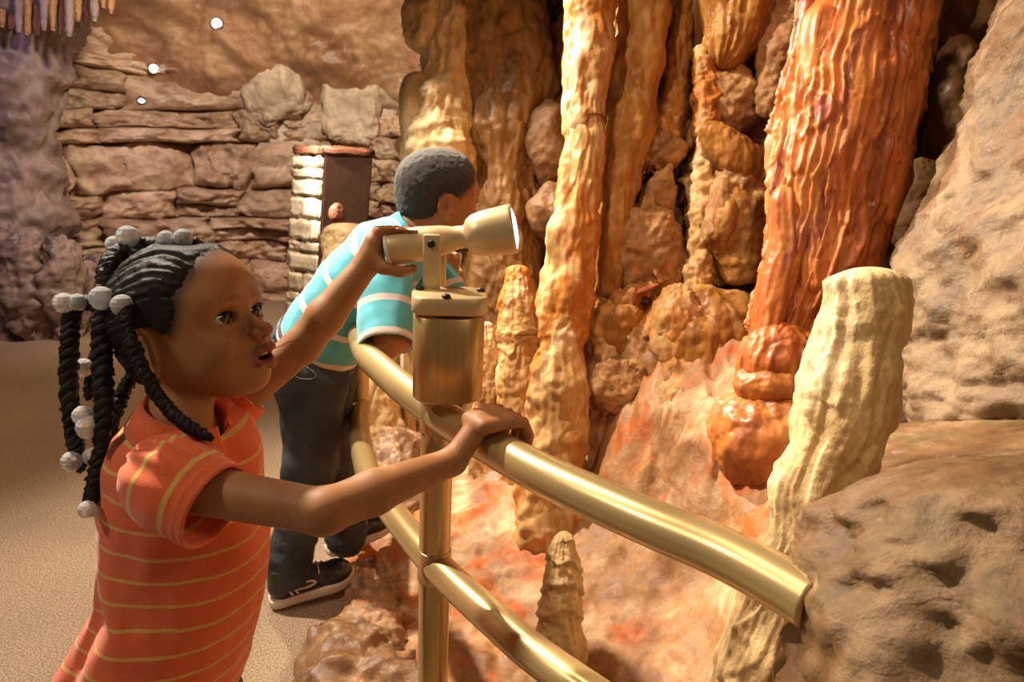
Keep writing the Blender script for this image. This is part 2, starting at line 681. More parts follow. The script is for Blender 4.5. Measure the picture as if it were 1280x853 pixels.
def blob(name, c, r, mat, parent=None, rot=0.0, seed=0.0, res=0.006, lump=(0.15, 6), flute=(0.0, 60), fine=(0.002, 60), origin=None, tiltx=0.0, box=1.0):
    """lumpy boulder or bulb; rot turns it in the picture plane (degrees)"""
    r = np.broadcast_to(np.asarray(r, float), (3,)).copy()
    nv = int(np.clip(np.pi * max(r) / res, 14, 220))
    nu = int(np.clip(2 * np.pi * max(r[0], r[1]) / res, 20, 300))
    ph = np.linspace(0.02, np.pi - 0.02, nv)
    th = np.linspace(0, 2 * np.pi, nu, endpoint=False)
    TH, PH = np.meshgrid(th, ph)
    S = np.stack([np.sin(PH) * np.cos(TH), np.sin(PH) * np.sin(TH), np.cos(PH)], -1).reshape(-1, 3)
    if box != 1.0:
        S = np.sign(S) * np.abs(S) ** box
    V = S * r
    M = np.array(Matrix.Rotation(math.radians(-rot), 3, 'Y') @ Matrix.Rotation(math.radians(tiltx), 3, 'X'))
    V = V @ M.T + np.asarray(c, float)
    n = (S / r) @ M.T
    n /= np.linalg.norm(n, axis=1)[:, None]
    m = float(min(r))
    d = m * lump[0] * fbm(V, lump[1], 3, 0.5, seed)
    if flute[0] > 0:
        d = d + flute[0] * ridged(V * np.array([1, 1, 0.06]) + 0.02 * fbm(V, 9, 2, 0.5, seed)[:, None], flute[1], 2, 0.45, seed + 2)
    if fine[0] > 0:
        d = d + fine[0] * fbm(V, fine[1], 4, 0.55, seed + 5)
    V = V + n * d[:, None]
    Fc = grid_faces(nu, nv, True)
    V = np.vstack([V, V[:nu].mean(0), V[-nu:].mean(0)])
    i = np.arange(nu)
    i2 = (i + 1) % nu
    a = np.stack([i2, i, np.full(nu, nu * nv)], -1)
    b = np.stack([(nv - 1) * nu + i, (nv - 1) * nu + i2, np.full(nu, nu * nv + 1)], -1)
    Lf = [tuple(q[::-1]) for q in Fc.tolist()] + [tuple(q[::-1]) for q in a.tolist()] + [tuple(q[::-1]) for q in b.tolist()]
    return mesh_obj(name, V, Lf, mat, parent, True, origin if origin is not None else np.asarray(c, float) - np.array([0, 0, r[2]]))


# ------------------------------------------------------------------ rock materials
M_OCHRE = rock_mat('ochre_flowstone', [(.11, .032, .008), (.36, .160, .034), (.60, .34, .11)], 8, (1, 1, .20), (.62, .40, .18), 1.3, .57, .72, .42, .2, .4, 50, (1, 1, .35), spec=.25)
M_TAN = rock_mat('tan_rock', [(.14, .06, .022), (.33, .165, .062), (.52, .31, .14)], 7, (1, 1, .6), (.5, .2, .05), 1.4, .56, .72, .5, .2, .6, 60, spec=.25)
M_CREAM = rock_mat('cream_flowstone', [(.26, .11, .032), (.54, .325, .13), (.84, .67, .43)], 7, (1, 1, .16), (.46, .17, .034), .9, .47, .58, .45, .2, .45, 60, (1, 1, .4), spec=.25)
M_PALE = rock_mat('pale_stalagmite', [(.44, .26, .105), (.66, .46, .22), (.82, .66, .42)], 8, (1, 1, .3), (.60, .38, .16), 1.5, .5, .8, .55, .15, .5, 110, (1, 1, .5), .35)
M_RED = rock_mat('red_flowstone', [(.17, .033, .014), (.45, .120, .026), (.66, .28, .075)], 9, (1, 1, .13), (.24, .05, .035), 1.1, .56, .68, .42, .1, .15, 45, (1, 1, .3), .35)
M_RUST = rock_mat('rust_bulb', [(.22, .055, .014), (.48, .165, .036), (.66, .33, .10)], 9, (1, 1, .16), (.36, .075, .03), 1.1, .55, .68, .40, .1, .25, 45, (1, 1, .3), .5)
M_CRUST = rock_mat('crusty_flowstone', [(.15, .06, .02), (.36, .18, .065), (.60, .40, .21)], 9, (1, 1, .4), (.46, .18, .035), .7, .50, .62, .48, .2, .6, 60, (1, 1, .6), spec=.25)
M_UMBER = rock_mat('umber_flowstone', [(.12, .052, .016), (.27, .135, .045), (.42, .245, .10)], 5, (1, 1, .25), (.5, .34, .17), 1.2, .58, .72, .5, .2, .35, 40, (1, 1, .35), spec=.25)
M_DARK = rock_mat('shaded_recess_rock', [(.09, .038, .014), (.20, .095, .035), (.33, .18, .075)], 4, (1, 1, .5), None, rough=.6, bump=.6, bscale=30)  # shade of the recesses and the dark gap put into the rock colour
M_GREY = rock_mat('grey_brown_boulder', [(.10, .058, .03), (.22, .142, .077), (.36, .255, .15)], 5, (1, 1, 1), (.17, .085, .035), 1.3, .52, .62, .6, .2, .7, 90)
M_BROWN = rock_mat('brown_wet_rock', [(.09, .042, .017), (.21, .11, .045), (.40, .26, .145)], 5, (1, 1, 1), (.15, .10, .04), 1.3, .54, .68, .42, .25, .7, 70)
M_GROUND = rock_mat('orange_ground', [(.19, .072, .022), (.36, .178, .068), (.62, .44, .27)], 6, (1, 1, 1), (.47, .115, .020), .8, .50, .62, .6, .2, .5, 60)
M_CURB = rock_mat('wet_kerb_rock', [(.14, .065, .03), (.28, .15, .07), (.46, .30, .17)], 8, (1, 1, 1), (.45, .16, .05), 1.0, .55, .75, .24, .12, .7, 60, None, .6)
M_WALL = rock_mat('back_wall_rock', [(.19, .085, .035), (.36, .20, .10), (.50, .33, .20)], 2.0, (1, 1, 1.2), (.26, .105, .045), 1.0, .48, .68, .6, .15, .6, 25)
M_STONE = rock_mat('ledge_stone', [(.26, .145, .085), (.46, .30, .19), (.64, .48, .33)], 3.5, (1, 1, 1.8), (.33, .18, .105), 1.2, .52, .7, .6, .2, .8, 30, None, .4, .20)
M_GAP = rock_mat('dark_joint_rock', [(.07, .035, .018), (.14, .075, .04), (.22, .13, .07)], 3, rough=.7, bump=.6, bscale=30)
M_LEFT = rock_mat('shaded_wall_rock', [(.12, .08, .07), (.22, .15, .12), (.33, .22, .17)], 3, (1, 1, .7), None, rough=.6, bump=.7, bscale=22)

# ------------------------------------------------------------------ floor, ceiling, walls
m, nt, bs = new_mat('speckled_floor')
tc = nd(nt, 'ShaderNodeTexCoord')
n1 = nd(nt, 'ShaderNodeTexNoise', inp={'Scale': 230.0, 'Detail': 3.0, 'Roughness': 0.7})
nt.links.new(tc.outputs['Object'], n1.inputs['Vector'])
r = ramp(nt, [(0.32, (.11, .065, .035)), (0.5, (.27, .178, .108)), (0.68, (.50, .37, .25))])
nt.links.new(n1.outputs['Fac'], r.inputs[0])
n2 = nd(nt, 'ShaderNodeTexNoise', inp={'Scale': 3.0, 'Detail': 3.0})
nt.links.new(tc.outputs['Object'], n2.inputs['Vector'])
r2 = ramp(nt, [(0.3, (.85, .85, .85)), (0.7, (1.1, 1.1, 1.1))])
nt.links.new(n2.outputs['Fac'], r2.inputs[0])
nt.links.new(mixc(nt, 1.0, r.outputs[0], r2.outputs[0], 'MULTIPLY'), bs.inputs['Base Color'])
bs.inputs['Roughness'].default_value = 0.75
bp = nd(nt, 'ShaderNodeBump', inp={'Strength': 0.6, 'Distance': 0.004})
nt.links.new(n1.outputs['Fac'], bp.inputs['Height'])
nt.links.new(bp.outputs[0], bs.inputs['Normal'])
M_FLOOR = m
V, L = box_mesh((-0.9, 2.2, -0.05), (8.4, 9.6, 0.1))
tag(mesh_obj('floor', V, L, M_FLOOR, smooth=False), kind='structure')


def sheet(name, plan, zlo, zhi, lean, mat, nz, nu, disp, kind='structure'):
    """rock wall over a plan curve; lean(z, s) leans it towards the room, disp(world pts) pushes it out"""
    pl = catmull(np.array([(a, b, 0) for a, b in plan]), nu)
    t = np.gradient(pl, axis=0)
    t /= np.linalg.norm(t, axis=1)[:, None]
    nrm = np.stack([t[:, 1], -t[:, 0], 0 * t[:, 0]], 1)          # right of travel = towards the room
    z = np.linspace(zlo, zhi, nz)
    s = np.linspace(0, 1, nu)
    Z, S = np.meshgrid(z, s, indexing='ij')
    V = pl[None] + nrm[None] * lean(Z, S)[..., None]
    V[..., 2] = Z
    V = V.reshape(-1, 3)
    n = np.broadcast_to(nrm[None], (nz, nu, 3)).reshape(-1, 3)
    V = V + n * disp(V)[:, None]
    Fc = grid_faces(nu, nz)
    return tag(mesh_obj(name, V, Fc, mat), kind=kind), pl, nrm


# --- back wall: bedded stone below, a smooth overhanging brow above
BACK = [(-3.9, 4.2), (-3.3, 5.0), (-2.3, 5.55), (-1.2, 5.6), (-0.3, 5.1), (0.2, 4.4), (0.5, 3.6)]


def back_lean(z, s):
    return 0.95 * sstep(1.35, 2.9, z) ** 1.2 + 0.14 * np.sin(s * 14 + z) * sstep(1.2, 1.9, z)


def back_disp(p):
    up = sstep(1.35, 1.75, p[:, 2])
    a = 0.20 * fbm(p * np.array([1, 1, .8]), 0.9, 4, 0.5, 2) + 0.05 * ridged(p, 2.3, 3, 0.5, 4) + 0.012 * fbm(p, 12, 3, 0.5, 6)
    q = np.floor(fbm(p, 1.5, 2, 0.5, 9) * 5) / 5
    return up * (a + 0.10 * q) - 0.06 * (1 - up)


wall_back, BPL, BNR = sheet('wall_back', BACK, -0.05, 3.3, back_lean, M_WALL, 190, 300, back_disp)


def back_point(s, z, out=0.0):
    f = s * (len(BPL) - 1)
    i = int(np.clip(f, 0, len(BPL) - 2))
    u = f - i
    p = BPL[i] * (1 - u) + BPL[i + 1] * u
    n = BNR[i] * (1 - u) + BNR[i + 1] * u
    q = p + n * out
    q[2] = z
    return q, n


# each ledge stone is its own piece of the back wall
ULEN = np.linalg.norm(np.diff(BPL, axis=0), axis=1).sum()


def warp(u, z):
    q = np.stack([u * .9, z * 1.3, 0 * u + 3.3], 1)
    return u + .10 * fbm(q, 1.6, 2, .5, 4), z + .11 * fbm(q, .9, 2, .5, 8) + .05 * u - .17


def back_points(u, z, out):
    f = np.clip(u / ULEN, 0, 1) * (len(BPL) - 1)
    i = np.clip(f.astype(int), 0, len(BPL) - 2)
    t = (f - i)[:, None]
    p = BPL[i] * (1 - t) + BPL[i + 1] * t
    n = BNR[i] * (1 - t) + BNR[i + 1] * t
    q = p + n * out[:, None]
    q[:, 2] = z
    return q, n


gu, gv = 34, 18
U, Vv = [a.ravel() for a in np.meshgrid(np.linspace(-1, 1, gu), np.linspace(-1, 1, gv))]
zrow = -.1
while zrow < 2.05:
    hrow = random.choice((.09, .13, .17, .22, .28, .34)) * random.uniform(.85, 1.15)
    u = 0.05 + random.uniform(0, 0.3)
    while u < ULEN - 0.5:
        w = random.uniform(0.28, 1.0) * (0.7 if hrow < 0.12 else 1.0)
        split = hrow > .16 and random.random() < .35
        spans = [(zrow, hrow)] if not split else [(zrow, hrow * .45), (zrow + hrow * .45, hrow * .55)]
        for z0, hh in spans:
            dep = random.uniform(0.01, 0.15)
            sd = random.random() * 40
            ex, ez = random.uniform(2.6, 7), random.uniform(2.4, 5.5)
            ta, tb = random.uniform(-.45, .45), random.uniform(-.4, .5)
            ph = np.stack([U * 1.3, Vv * 0.9, np.full(U.size, sd)], 1)
            uu = u + w / 2 + (U + fbm(ph, 1.1, 2, 0.5) * .16) * w * .515
            zz = z0 + hh / 2 + (Vv + fbm(ph + 9, 1.1, 2, 0.5) * .22) * hh * .53
            uu, zz = warp(uu, zz)
            prof = np.clip((1 - np.abs(U) ** ex) * (1 - np.abs(Vv) ** ez), 0, 1)
            out = -.07 + (.07 + dep * (1 + ta * U + tb * Vv)) * prof ** .32
            q, n = back_points(uu, zz, out)
            k = (0.075 * fbm(q, 5, 4, 0.6, 3) + 0.034 * ridged(q * np.array([1, 1, 2.2]), 7, 4, 0.55, 1)) * prof ** .3
            mesh_obj('stone', q + n * k[:, None], grid_faces(gu, gv), M_STONE, wall_back)
        u += w
    zrow += hrow

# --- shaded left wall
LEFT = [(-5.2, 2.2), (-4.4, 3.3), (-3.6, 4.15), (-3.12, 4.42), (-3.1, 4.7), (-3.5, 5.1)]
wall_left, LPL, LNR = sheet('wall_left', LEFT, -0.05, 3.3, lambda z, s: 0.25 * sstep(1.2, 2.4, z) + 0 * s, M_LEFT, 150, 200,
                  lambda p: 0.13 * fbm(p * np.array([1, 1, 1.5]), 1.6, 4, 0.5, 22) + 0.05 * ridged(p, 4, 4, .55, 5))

# --- right wall behind the formations
RIGHT = [(-0.02, 4.4), (0.10, 3.5), (0.30, 2.85)] + [tuple(P(px, 330, d)[:2]) for px, d in ((735, 2.30), (800, 2.27), (880, 2.25), (960, 2.25), (1040, 2.2), (1150, 2.3), (1260, 2.1))] + [(1.9, .9), (2.1, -.6)]
wall_right, _, _ = sheet('wall_right', RIGHT, -0.05, 3.1, lambda z, s: 0 * z, M_UMBER, 320, 520,
                   lambda p: 0.085 * fbm(p * np.array([1, 1, .8]), 4.0, 4, 0.5, 31) + 0.035 * ridged(p * np.array([1, 1, .35]), 9, 3, .5, 3) + .006 * fbm(p, 40, 3, .5, 6))

# --- ceiling
gx, gy = 120, 120
X, Y = np.meshgrid(np.linspace(-5.4, 3.2, gx), np.linspace(-2.4, 6.8, gy))
p = np.stack([X.ravel(), Y.ravel(), np.full(X.size, 2.95)], 1)
p[:, 2] += 0.22 * fbm(p, 0.8, 4, 0.5, 51) + 0.05 * ridged(p, 3, 2, .5, 7)
tag(mesh_obj('ceiling', p, grid_faces(gx, gy)[:, ::-1], M_WALL), kind='structure')

# ------------------------------------------------------------------ display ground inside the railing
ctl = [(560, 853, .03), (500, 800, .03), (640, 800, .05), (700, 815, .06), (780, 845, .08), (850, 800, .14), (900, 853, .16), (620, 640, .09), (560, 560, .08),
       (700, 680, .12), (800, 720, .15), (880, 740, .2), (740, 600, .22), (830, 600, .32), (900, 640, .34), (950, 690, .34), (830, 500, .52),
       (760, 540, .38), (920, 590, .42), (1000, 640, .45), (650, 560, .2), (1000, 800, .3), (960, 853, .25), (1100, 600, .5), (870, 560, .43), (700, 500, .30)]
K = np.array([PZ(a, b, c) for a, b, c in ctl])
K = np.vstack([K, [[-0.6, 2.6, 0.03], [-0.2, 3.2, .1], [0.3, 3.2, .2], [1.2, 1.9, .5], [1.4, 1.2, .4], [0.6, .4, .1], [.2, .5, .02], [0.9, .3, .2]]])


def tp(d):
    return np.where(d > 1e-9, d * d * np.log(np.maximum(d, 1e-9)), 0)


n = len(K)
A = np.zeros((n + 3, n + 3))
A[:n, :n] = tp(np.linalg.norm(K[:, None, :2] - K[None, :, :2], axis=2)) + 0.004 * np.eye(n)
A[:n, n] = 1
A[:n, n + 1:] = K[:, :2]
A[n:, :n] = A[:n, n:].T
wts = np.linalg.solve(A, np.concatenate([K[:, 2], np.zeros(3)]))


def ground_z(x, y):
    q = np.stack([np.ravel(x), np.ravel(y)], 1)
    return tp(np.linalg.norm(q[:, None] - K[None, :, :2], axis=2)) @ wts[:n] + wts[n] + q @ wts[n + 1:]


RAILP = [(0.320, 0.520), (0.278, 0.587), (0.23, 0.647), (0.156, 0.713), (0.069, 0.797), (0.007, 0.868), (-0.115, 1.030), (-0.242, 1.246),
         (-0.320, 1.42), (-0.405, 1.75), (-0.44, 2.15), (-0.40, 2.60), (-0.28, 3.05)]
RC = catmull(np.array([(a, b, 0) for a, b in RAILP]), 400)
RT = np.gradient(RC, axis=0)
RT /= np.linalg.norm(RT, axis=1)[:, None]
gx, gy = 300, 330
X, Y = np.meshgrid(np.linspace(-0.62, 1.9, gx), np.linspace(0.30, 3.5, gy))
p = np.stack([X.ravel(), Y.ravel(), 0 * X.ravel()], 1)
dmin = np.full(len(p), 9.0)
side = np.zeros(len(p))
for c0 in range(0, len(p), 20000):
    dd = p[c0:c0 + 20000, None, :2] - RC[None, :, :2]
    d2 = (dd ** 2).sum(2)
    i = d2.argmin(1)
    dmin[c0:c0 + 20000] = np.sqrt(d2[np.arange(len(i)), i])
    e = dd[np.arange(len(i)), i]
    side[c0:c0 + 20000] = RT[i, 0] * e[:, 1] - RT[i, 1] * e[:, 0]
sd = np.where(side < 0, dmin, -dmin)                 # >0 inside the display
gz = ground_z(p[:, 0], p[:, 1])
q = np.stack([p[:, 0], p[:, 1], gz], 1)
nz_ = 0.028 * fbm(q, 5, 4, .5, 61) + 0.009 * fbm(q, 24, 4, .55, 62)
flow = 0.048 * ridged(q * np.array([1.0, .35, .5]) + .05 * fbm(q, 5, 2, .5, 3)[:, None], 9, 2, .5, 63) * sstep(.24, .36, gz)
gz = gz + nz_ + flow
gz = np.where(sd > -0.12, np.maximum(gz, .01) * sstep(-0.12, -0.02, sd) - 0.06 * (1 - sstep(-0.12, -0.02, sd)), -0.06)
V = np.stack([p[:, 0], p[:, 1], gz], 1)
Fc = grid_faces(gx, gy)
keep = (V[Fc][:, :, 2] > -0.055).any(1)
Fc = Fc[keep]
used = np.unique(Fc)
remap = np.full(len(V), -1)
remap[used] = np.arange(len(used))
ground = mesh_obj('display_ground', V[used], remap[Fc], M_GROUND, origin=(0.5, 1.6, 0.0))
tag(ground, 'orange and tan rocky cave ground inside the railing around the formations', 'ground', kind='structure')

# wet kerb rock under the railing
def kerb(name, idx, radii, outs, label, seed):
    c, rad = [], []
    for i in range(idx[0], idx[-1] + 1, 6):
        q = RC[i].copy()
        q[:2] += np.array([-RT[i, 1], RT[i, 0]]) * np.interp(i, idx, outs)
        q[2] = -.01
        c.append(q)
        rad.append(np.interp(i, idx, radii))
    o = ring_rock(name, np.array(c), np.array(rad), M_CURB, seed=seed, res=0.0045, cap0=.05, cap1=.05, lump=(0.30, 7), flute=(.012, 14, 14), fine=(0.010, 26), origin=c[len(c) // 2])
    return tag(o, label, 'rock')

kerb('kerb_rock', [188, 215, 245, 262, 275, 300], [.08, .135, .125, .085, .062, .05], [.03, .05, .045, -.005, -.03, -.03], 'wet brown rock kerb below the railing post, next to the sneakers', 1.0)
kerb('kerb_rock', [306, 325, 345, 365], [.07, .17, .17, .08], [-.02, -.02, -.03, -.02], 'shiny pale kerb rock beneath the far curve of the railing', 2.7)

# ------------------------------------------------------------------ formations on the right
tag(shaft('flowstone_column', [(-60, 712, 774), (0, 708, 770), (70, 707, 764), (145, 705, 756), (160, 712, 752), (230, 700, 750), (300, 688, 745), (380, 674, 738),
       (410, 672, 734), (430, 678, 728), (470, 668, 732), (540, 660, 732), (600, 652, 734), (660, 642, 742), (730, 632, 752)], 2.0, M_CREAM, seed=1.3, res=.0045,
       lump=(.26, 9), flute=(.006, 22, 1.0), tier=(.004, 3, 1.4), fine=(.0015, 40)),
    'tall cream and ochre flowstone column with bright left edge', 'column')
tag(shaft('flowstone_drape', [(-60, 772, 840), (0, 770, 832), (80, 768, 828), (150, 760, 818), (210, 752, 800), (270, 750, 788), (330, 746, 778), (375, 744, 776)],
       2.06, M_OCHRE, seed=2.1, res=.0045, cap1=.03, lump=(.26, 8), flute=(.006, 22, 1.0), tier=(.004, 3, 1.4), fine=(.0015, 40)),
    'long ochre flowstone drape ending in a blunt tip next to the cream column', 'formation')
tag(shaft('flowstone_drape', [(-60, 842, 872), (0, 838, 868), (80, 832, 862), (140, 822, 856), (170, 806, 856), (195, 812, 852)], 2.1, M_OCHRE, seed=3.7,
       res=.005, cap1=.03, lump=(.3, 10), flute=(.005, 60, 6), tier=(.006, 8, 1), fine=(.006, 40)),
    'slim brown flowstone drape ending in a crusty knob', 'formation')
tag(shaft('flowstone_drape', [(-60, 884, 968), (0, 882, 960), (40, 880, 948), (70, 880, 930), (86, 884, 915)], 2.0, M_OCHRE, seed=4.4, res=.005, cap1=.03,
       lump=(.25, 8), flute=(.008, 45, 4), fine=(.004, 40)),
    'short ochre flowstone drape with ragged lower lip above the diagonal lobe', 'formation')
tag(shaft('flowstone_drape', [(-40, 950, 1008), (40, 945, 1000), (100, 945, 985), (150, 948, 980)], 1.98, M_TAN, seed=5.4, res=.006, cap1=.04, lump=(.3, 8), fine=(.008, 40)),
    'dim crusty tan drape tucked behind the red column', 'formation')
tag(shaft('calcite_strand', [(60, 866, 892), (130, 868, 898), (210, 868, 900), (300, 862, 890), (380, 855, 885), (440, 850, 880)], 2.02, M_CREAM, seed=6.4, res=.0045,
       lump=(.35, 14), flute=(.004, 70, 8), fine=(.010, 40)),
    'knobbly pale calcite strand running down between ochre lobes', 'formation')


BULBS = []


def wall_bulb(px, py, d, rx, ry, rd, mat, rot=0, seed=0, name='flowstone_bulb', **kw):
    s = d / F
    BULBS.append((P(px, py, d), np.array([rx * s, rd, ry * s]), rot))
    return blob(name, P(px, py, d), (rx * s, rd, ry * s), mat, wall_right, rot=rot, seed=seed, res=.0055, **kw)


wall_bulb(912, 128, 2.06, 42, 42, .07, M_TAN, 0, 1, lump=(.35, 9), fine=(.008, 35))
wall_bulb(922, 196, 1.96, 26, 58, .055, M_OCHRE, 55, 2, lump=(.2, 8), flute=(.004, 40))
wall_bulb(922, 285, 2.0, 40, 68, .07, M_OCHRE, 8, 3, lump=(.35, 9), flute=(.003, 24))
wall_bulb(905, 275, 1.95, 16, 28, .04, M_OCHRE, -15, 4, lump=(.2, 8))
wall_bulb(890, 428, 1.95, 68, 68, .11, M_OCHRE, 0, 5, lump=(.24, 8), flute=(.004, 22))
wall_bulb(843, 415, 1.93, 24, 58, .06, M_CREAM, 4, 6, lump=(.25, 10), flute=(.006, 50))
wall_bulb(808, 325, 2.1, 46, 66, .08, M_TAN, 12, 7, lump=(.22, 7), fine=(.012, 28), box=.75)
wall_bulb(826, 243, 2.06, 21, 22, .045, M_TAN, 0, 8, lump=(.2, 14), fine=(.006, 50))
wall_bulb(825, 190, 2.06, 30, 24, .05, M_TAN, 10, 9, lump=(.3, 12), fine=(.008, 45))
wall_bulb(770, 418, 2.05, 46, 46, .09, M_OCHRE, 0, 10, lump=(.3, 10), flute=(.003, 24))
wall_bulb(765, 480, 2.02, 42, 40, .08, M_TAN, 0, 11, lump=(.25, 8), fine=(.008, 35))
wall_bulb(815, 470, 2.02, 34, 60, .07, M_TAN, 12, 12, lump=(.25, 8), fine=(.008, 35))
wall_bulb(688, 180, 2.8, 28, 56, .10, M_DARK, 4, 13, lump=(.25, 7))  # shade in the colour: keeps both recess bulbs dim under the column spot
wall_bulb(690, 262, 2.8, 30, 36, .10, M_DARK, 0, 14, lump=(.25, 7))
wall_bulb(860, 500, 1.9, 40, 40, .08, M_CREAM, 0, 15, lump=(.25, 8), flute=(.006, 45))
wall_bulb(1190, 170, 2.1, 40, 120, .08, M_DARK, 8, 16, lump=(.25, 6))
wall_bulb(1150, 360, 2.0, 40, 50, .08, M_RED, 0, 17, lump=(.2, 7), flute=(.006, 40))
wall_bulb(1150, 260, 2.05, 50, 60, .08, M_DARK, 0, 18, lump=(.25, 6))
wall_bulb(1120, 510, 1.7, 40, 50, .08, M_RED, 0, 19, lump=(.2, 7))
red_streak = wall_bulb(800, 365, 1.985, 26, 4, .012, M_RED, 25, 20, name='red_streak', lump=(.3, 20))

# crusty flowstone between the bulbs: one flowing mass that fillets them into the wall
lo_, hi_ = P(735, 640, 2.35), P(1000, -60, 2.35)
fm = Field((lo_[0] - .05, 1.62, .12), (hi_[0] + .05, 2.36, hi_[2] + .05), .0062)
for c, r_, rot in BULBS:
    if c[1] < 2.2 and c[0] < hi_[0]:
        M = np.array(Matrix.Rotation(math.radians(-rot), 3, 'Y'))
        fm.ell(c + np.array([.0, .016, 0]), r_ * np.array([.97, 1.0, .97]), M, .085)
for a, b, ra, rb in ((P(855, -40, 2.2), P(835, 170, 2.14), .05, .04), (P(800, -40, 2.2), P(765, 330, 2.16), .06, .05), (P(920, -40, 2.18), P(905, 70, 2.14), .07, .05), (P(880, 80, 2.12), P(872, 420, 2.08), .045, .05),
                     (P(800, 500, 2.1), P(880, 540, 1.95), .09, .09), (P(760, 500, 2.12), P(745, 600, 2.1), .09, .10), (P(960, 100, 2.15), P(950, 330, 2.1), .06, .06), (P(880, 540, 1.95), P(930, 620, 1.8), .09, .07)):
    fm.cone(a, b, ra, rb, .06)
m_ = np.abs(fm.D) < .05
ii = np.argwhere(m_)
pp = fm.lo + ii * fm.h
dq = .016 * fbm(pp, 13, 4, .55, 91) + .007 * ridged(pp * np.array([1, 1, .3]), 22, 2, .5, 92)
fm.D[m_] += dq.astype(np.float32)
V, Fc = fm.mesh()
mesh_obj('flowstone_crust', V, Fc, M_CRUST, wall_right)

# --- the red column: fluted shaft, hanging lobes and the two bulbs below
rc = empty('red_column', P(985, 600, 1.62), 'tall glossy orange-red fluted flowstone column with bulbs at its foot', 'column')
shaft('shaft', [(-90, 1012, 1196), (0, 1003, 1172), (80, 990, 1156), (140, 975, 1148), (205, 966, 1130), (280, 962, 1112), (330, 956, 1092), (380, 945, 1060), (430, 930, 1030)],
      1.68, M_RED, rc, seed=8.1, res=.0038, lump=(.10, 5), flute=(.020, 34, 1.0), tier=(.008, 3.5, 1.6), fine=(.0015, 60), flat=.75, flatdir=(-.4, .9, 0))
for k, (e, dd) in enumerate([([(180, 1060, 1120), (260, 1050, 1104), (330, 1070, 1100), (400, 1072, 1094)], 1.63),
                      ([(150, 1000, 1050), (230, 1000, 1040), (310, 1002, 1036), (372, 1004, 1032)], 1.60),
                      ([(120, 1030, 1080), (220, 1022, 1064), (300, 1026, 1056), (345, 1030, 1052)], 1.60),
                      ([(230, 962, 1000), (310, 964, 996), (370, 950, 985), (440, 935, 972)], 1.61),
                      ([(0, 1010, 1060), (70, 1000, 1040), (120, 996, 1022)], 1.60),
                      ([(20, 1090, 1150), (140, 1085, 1140), (250, 1080, 1120), (290, 1085, 1110)], 1.62)]):
    shaft('hanging_lobe', e, dd, M_RED, rc, seed=9 + k, res=.0042, cap0=.08, cap1=.03, lump=(.2, 8), flute=(.006, 45, 1.2), fine=(.001, 60))
s = 1.6 / F
blob('bulb', P(972, 452, 1.6), (50 * s, .07, 46 * s), M_RED, rc, seed=41, res=.005, lump=(.18, 8), flute=(.006, 35))
blob('bulb', P(962, 478, 1.585), (44 * s, .06, 26 * s), M_RUST, rc, rot=12, seed=44, res=.005, lump=(.15, 8), flute=(.003, 35))
blob('bulb', P(955, 548, 1.6), (72 * s, .10, 66 * s), M_RUST, rc, rot=-8, seed=42, res=.005, lump=(.22, 7), flute=(.005, 20))

# --- pale stalagmite in the foreground
tag(shaft('stalagmite', [(334, 1046, 1112), (350, 1037, 1122), (390, 1034, 1126), (430, 1024, 1120), (465, 1012, 1116), (510, 1003, 1110), (545, 996, 1095),
       (585, 984, 1078), (625, 970, 1062), (670, 968, 1048), (720, 945, 1035), (770, 920, 1022), (830, 902, 1008), (900, 890, 1000), (960, 885, 1000)], .96, M_PALE, seed=12.2, res=.0026, cap0=.022,
       lump=(.16, 11), flute=(.0050, 40, 1.6), tier=(.0035, 3.2, 1.8), fine=(.0012, 70)),
    'thick pale cream stalagmite rising behind the end of the railing', 'stalagmite')

# --- small stalagmites
tag(shaft('stalagmite', [(664, 697, 714), (700, 686, 722), (735, 679, 726), (775, 674, 726), (830, 664, 734)], 1.42, M_PALE, seed=13.5, res=.003, cap0=.02,
       lump=(.16, 20), flute=(.003, 90, 10), tier=(.006, 16, .8), fine=(.004, 60)),
    'small pointed stalagmite standing alone on the orange ground', 'stalagmite')
tag(shaft('stalagmite', [(331, 636, 660), (360, 630, 664), (400, 622, 670), (418, 622, 672), (424, 626, 668), (470, 622, 670), (530, 624, 668), (610, 618, 676)], 2.25, M_CREAM,
       seed=14.2, res=.004, cap0=.02, lump=(.12, 12), flute=(.004, 60, 6), tier=(.007, 7, .6), fine=(.004, 50)),
    'tall blunt cream stalagmite beside the viewer housing', 'stalagmite')
tag(shaft('stalagmite', [(402, 598, 616), (430, 594, 622), (480, 592, 624), (540, 588, 626), (610, 584, 632)], 2.3, M_CREAM, seed=15.1, res=.004, cap0=.02,
       lump=(.15, 12), flute=(.003, 60, 6), tier=(.004, 7, .6), fine=(.004, 50)),
    'shorter slim cream stalagmite at the foot of the tall blunt one', 'stalagmite')

# --- boulders on the far right
def side_rock(name, left, axis_x, depth, mat, label, seed, **kw):
    cen = [P(axis_x, y, depth) for y, x in left]
    rad = [(axis_x - x) * depth / F for y, x in left]
    return tag(ring_rock(name, cen, rad, mat, seed=seed, res=.0065, origin=cen[-1], **kw), label, 'rock')


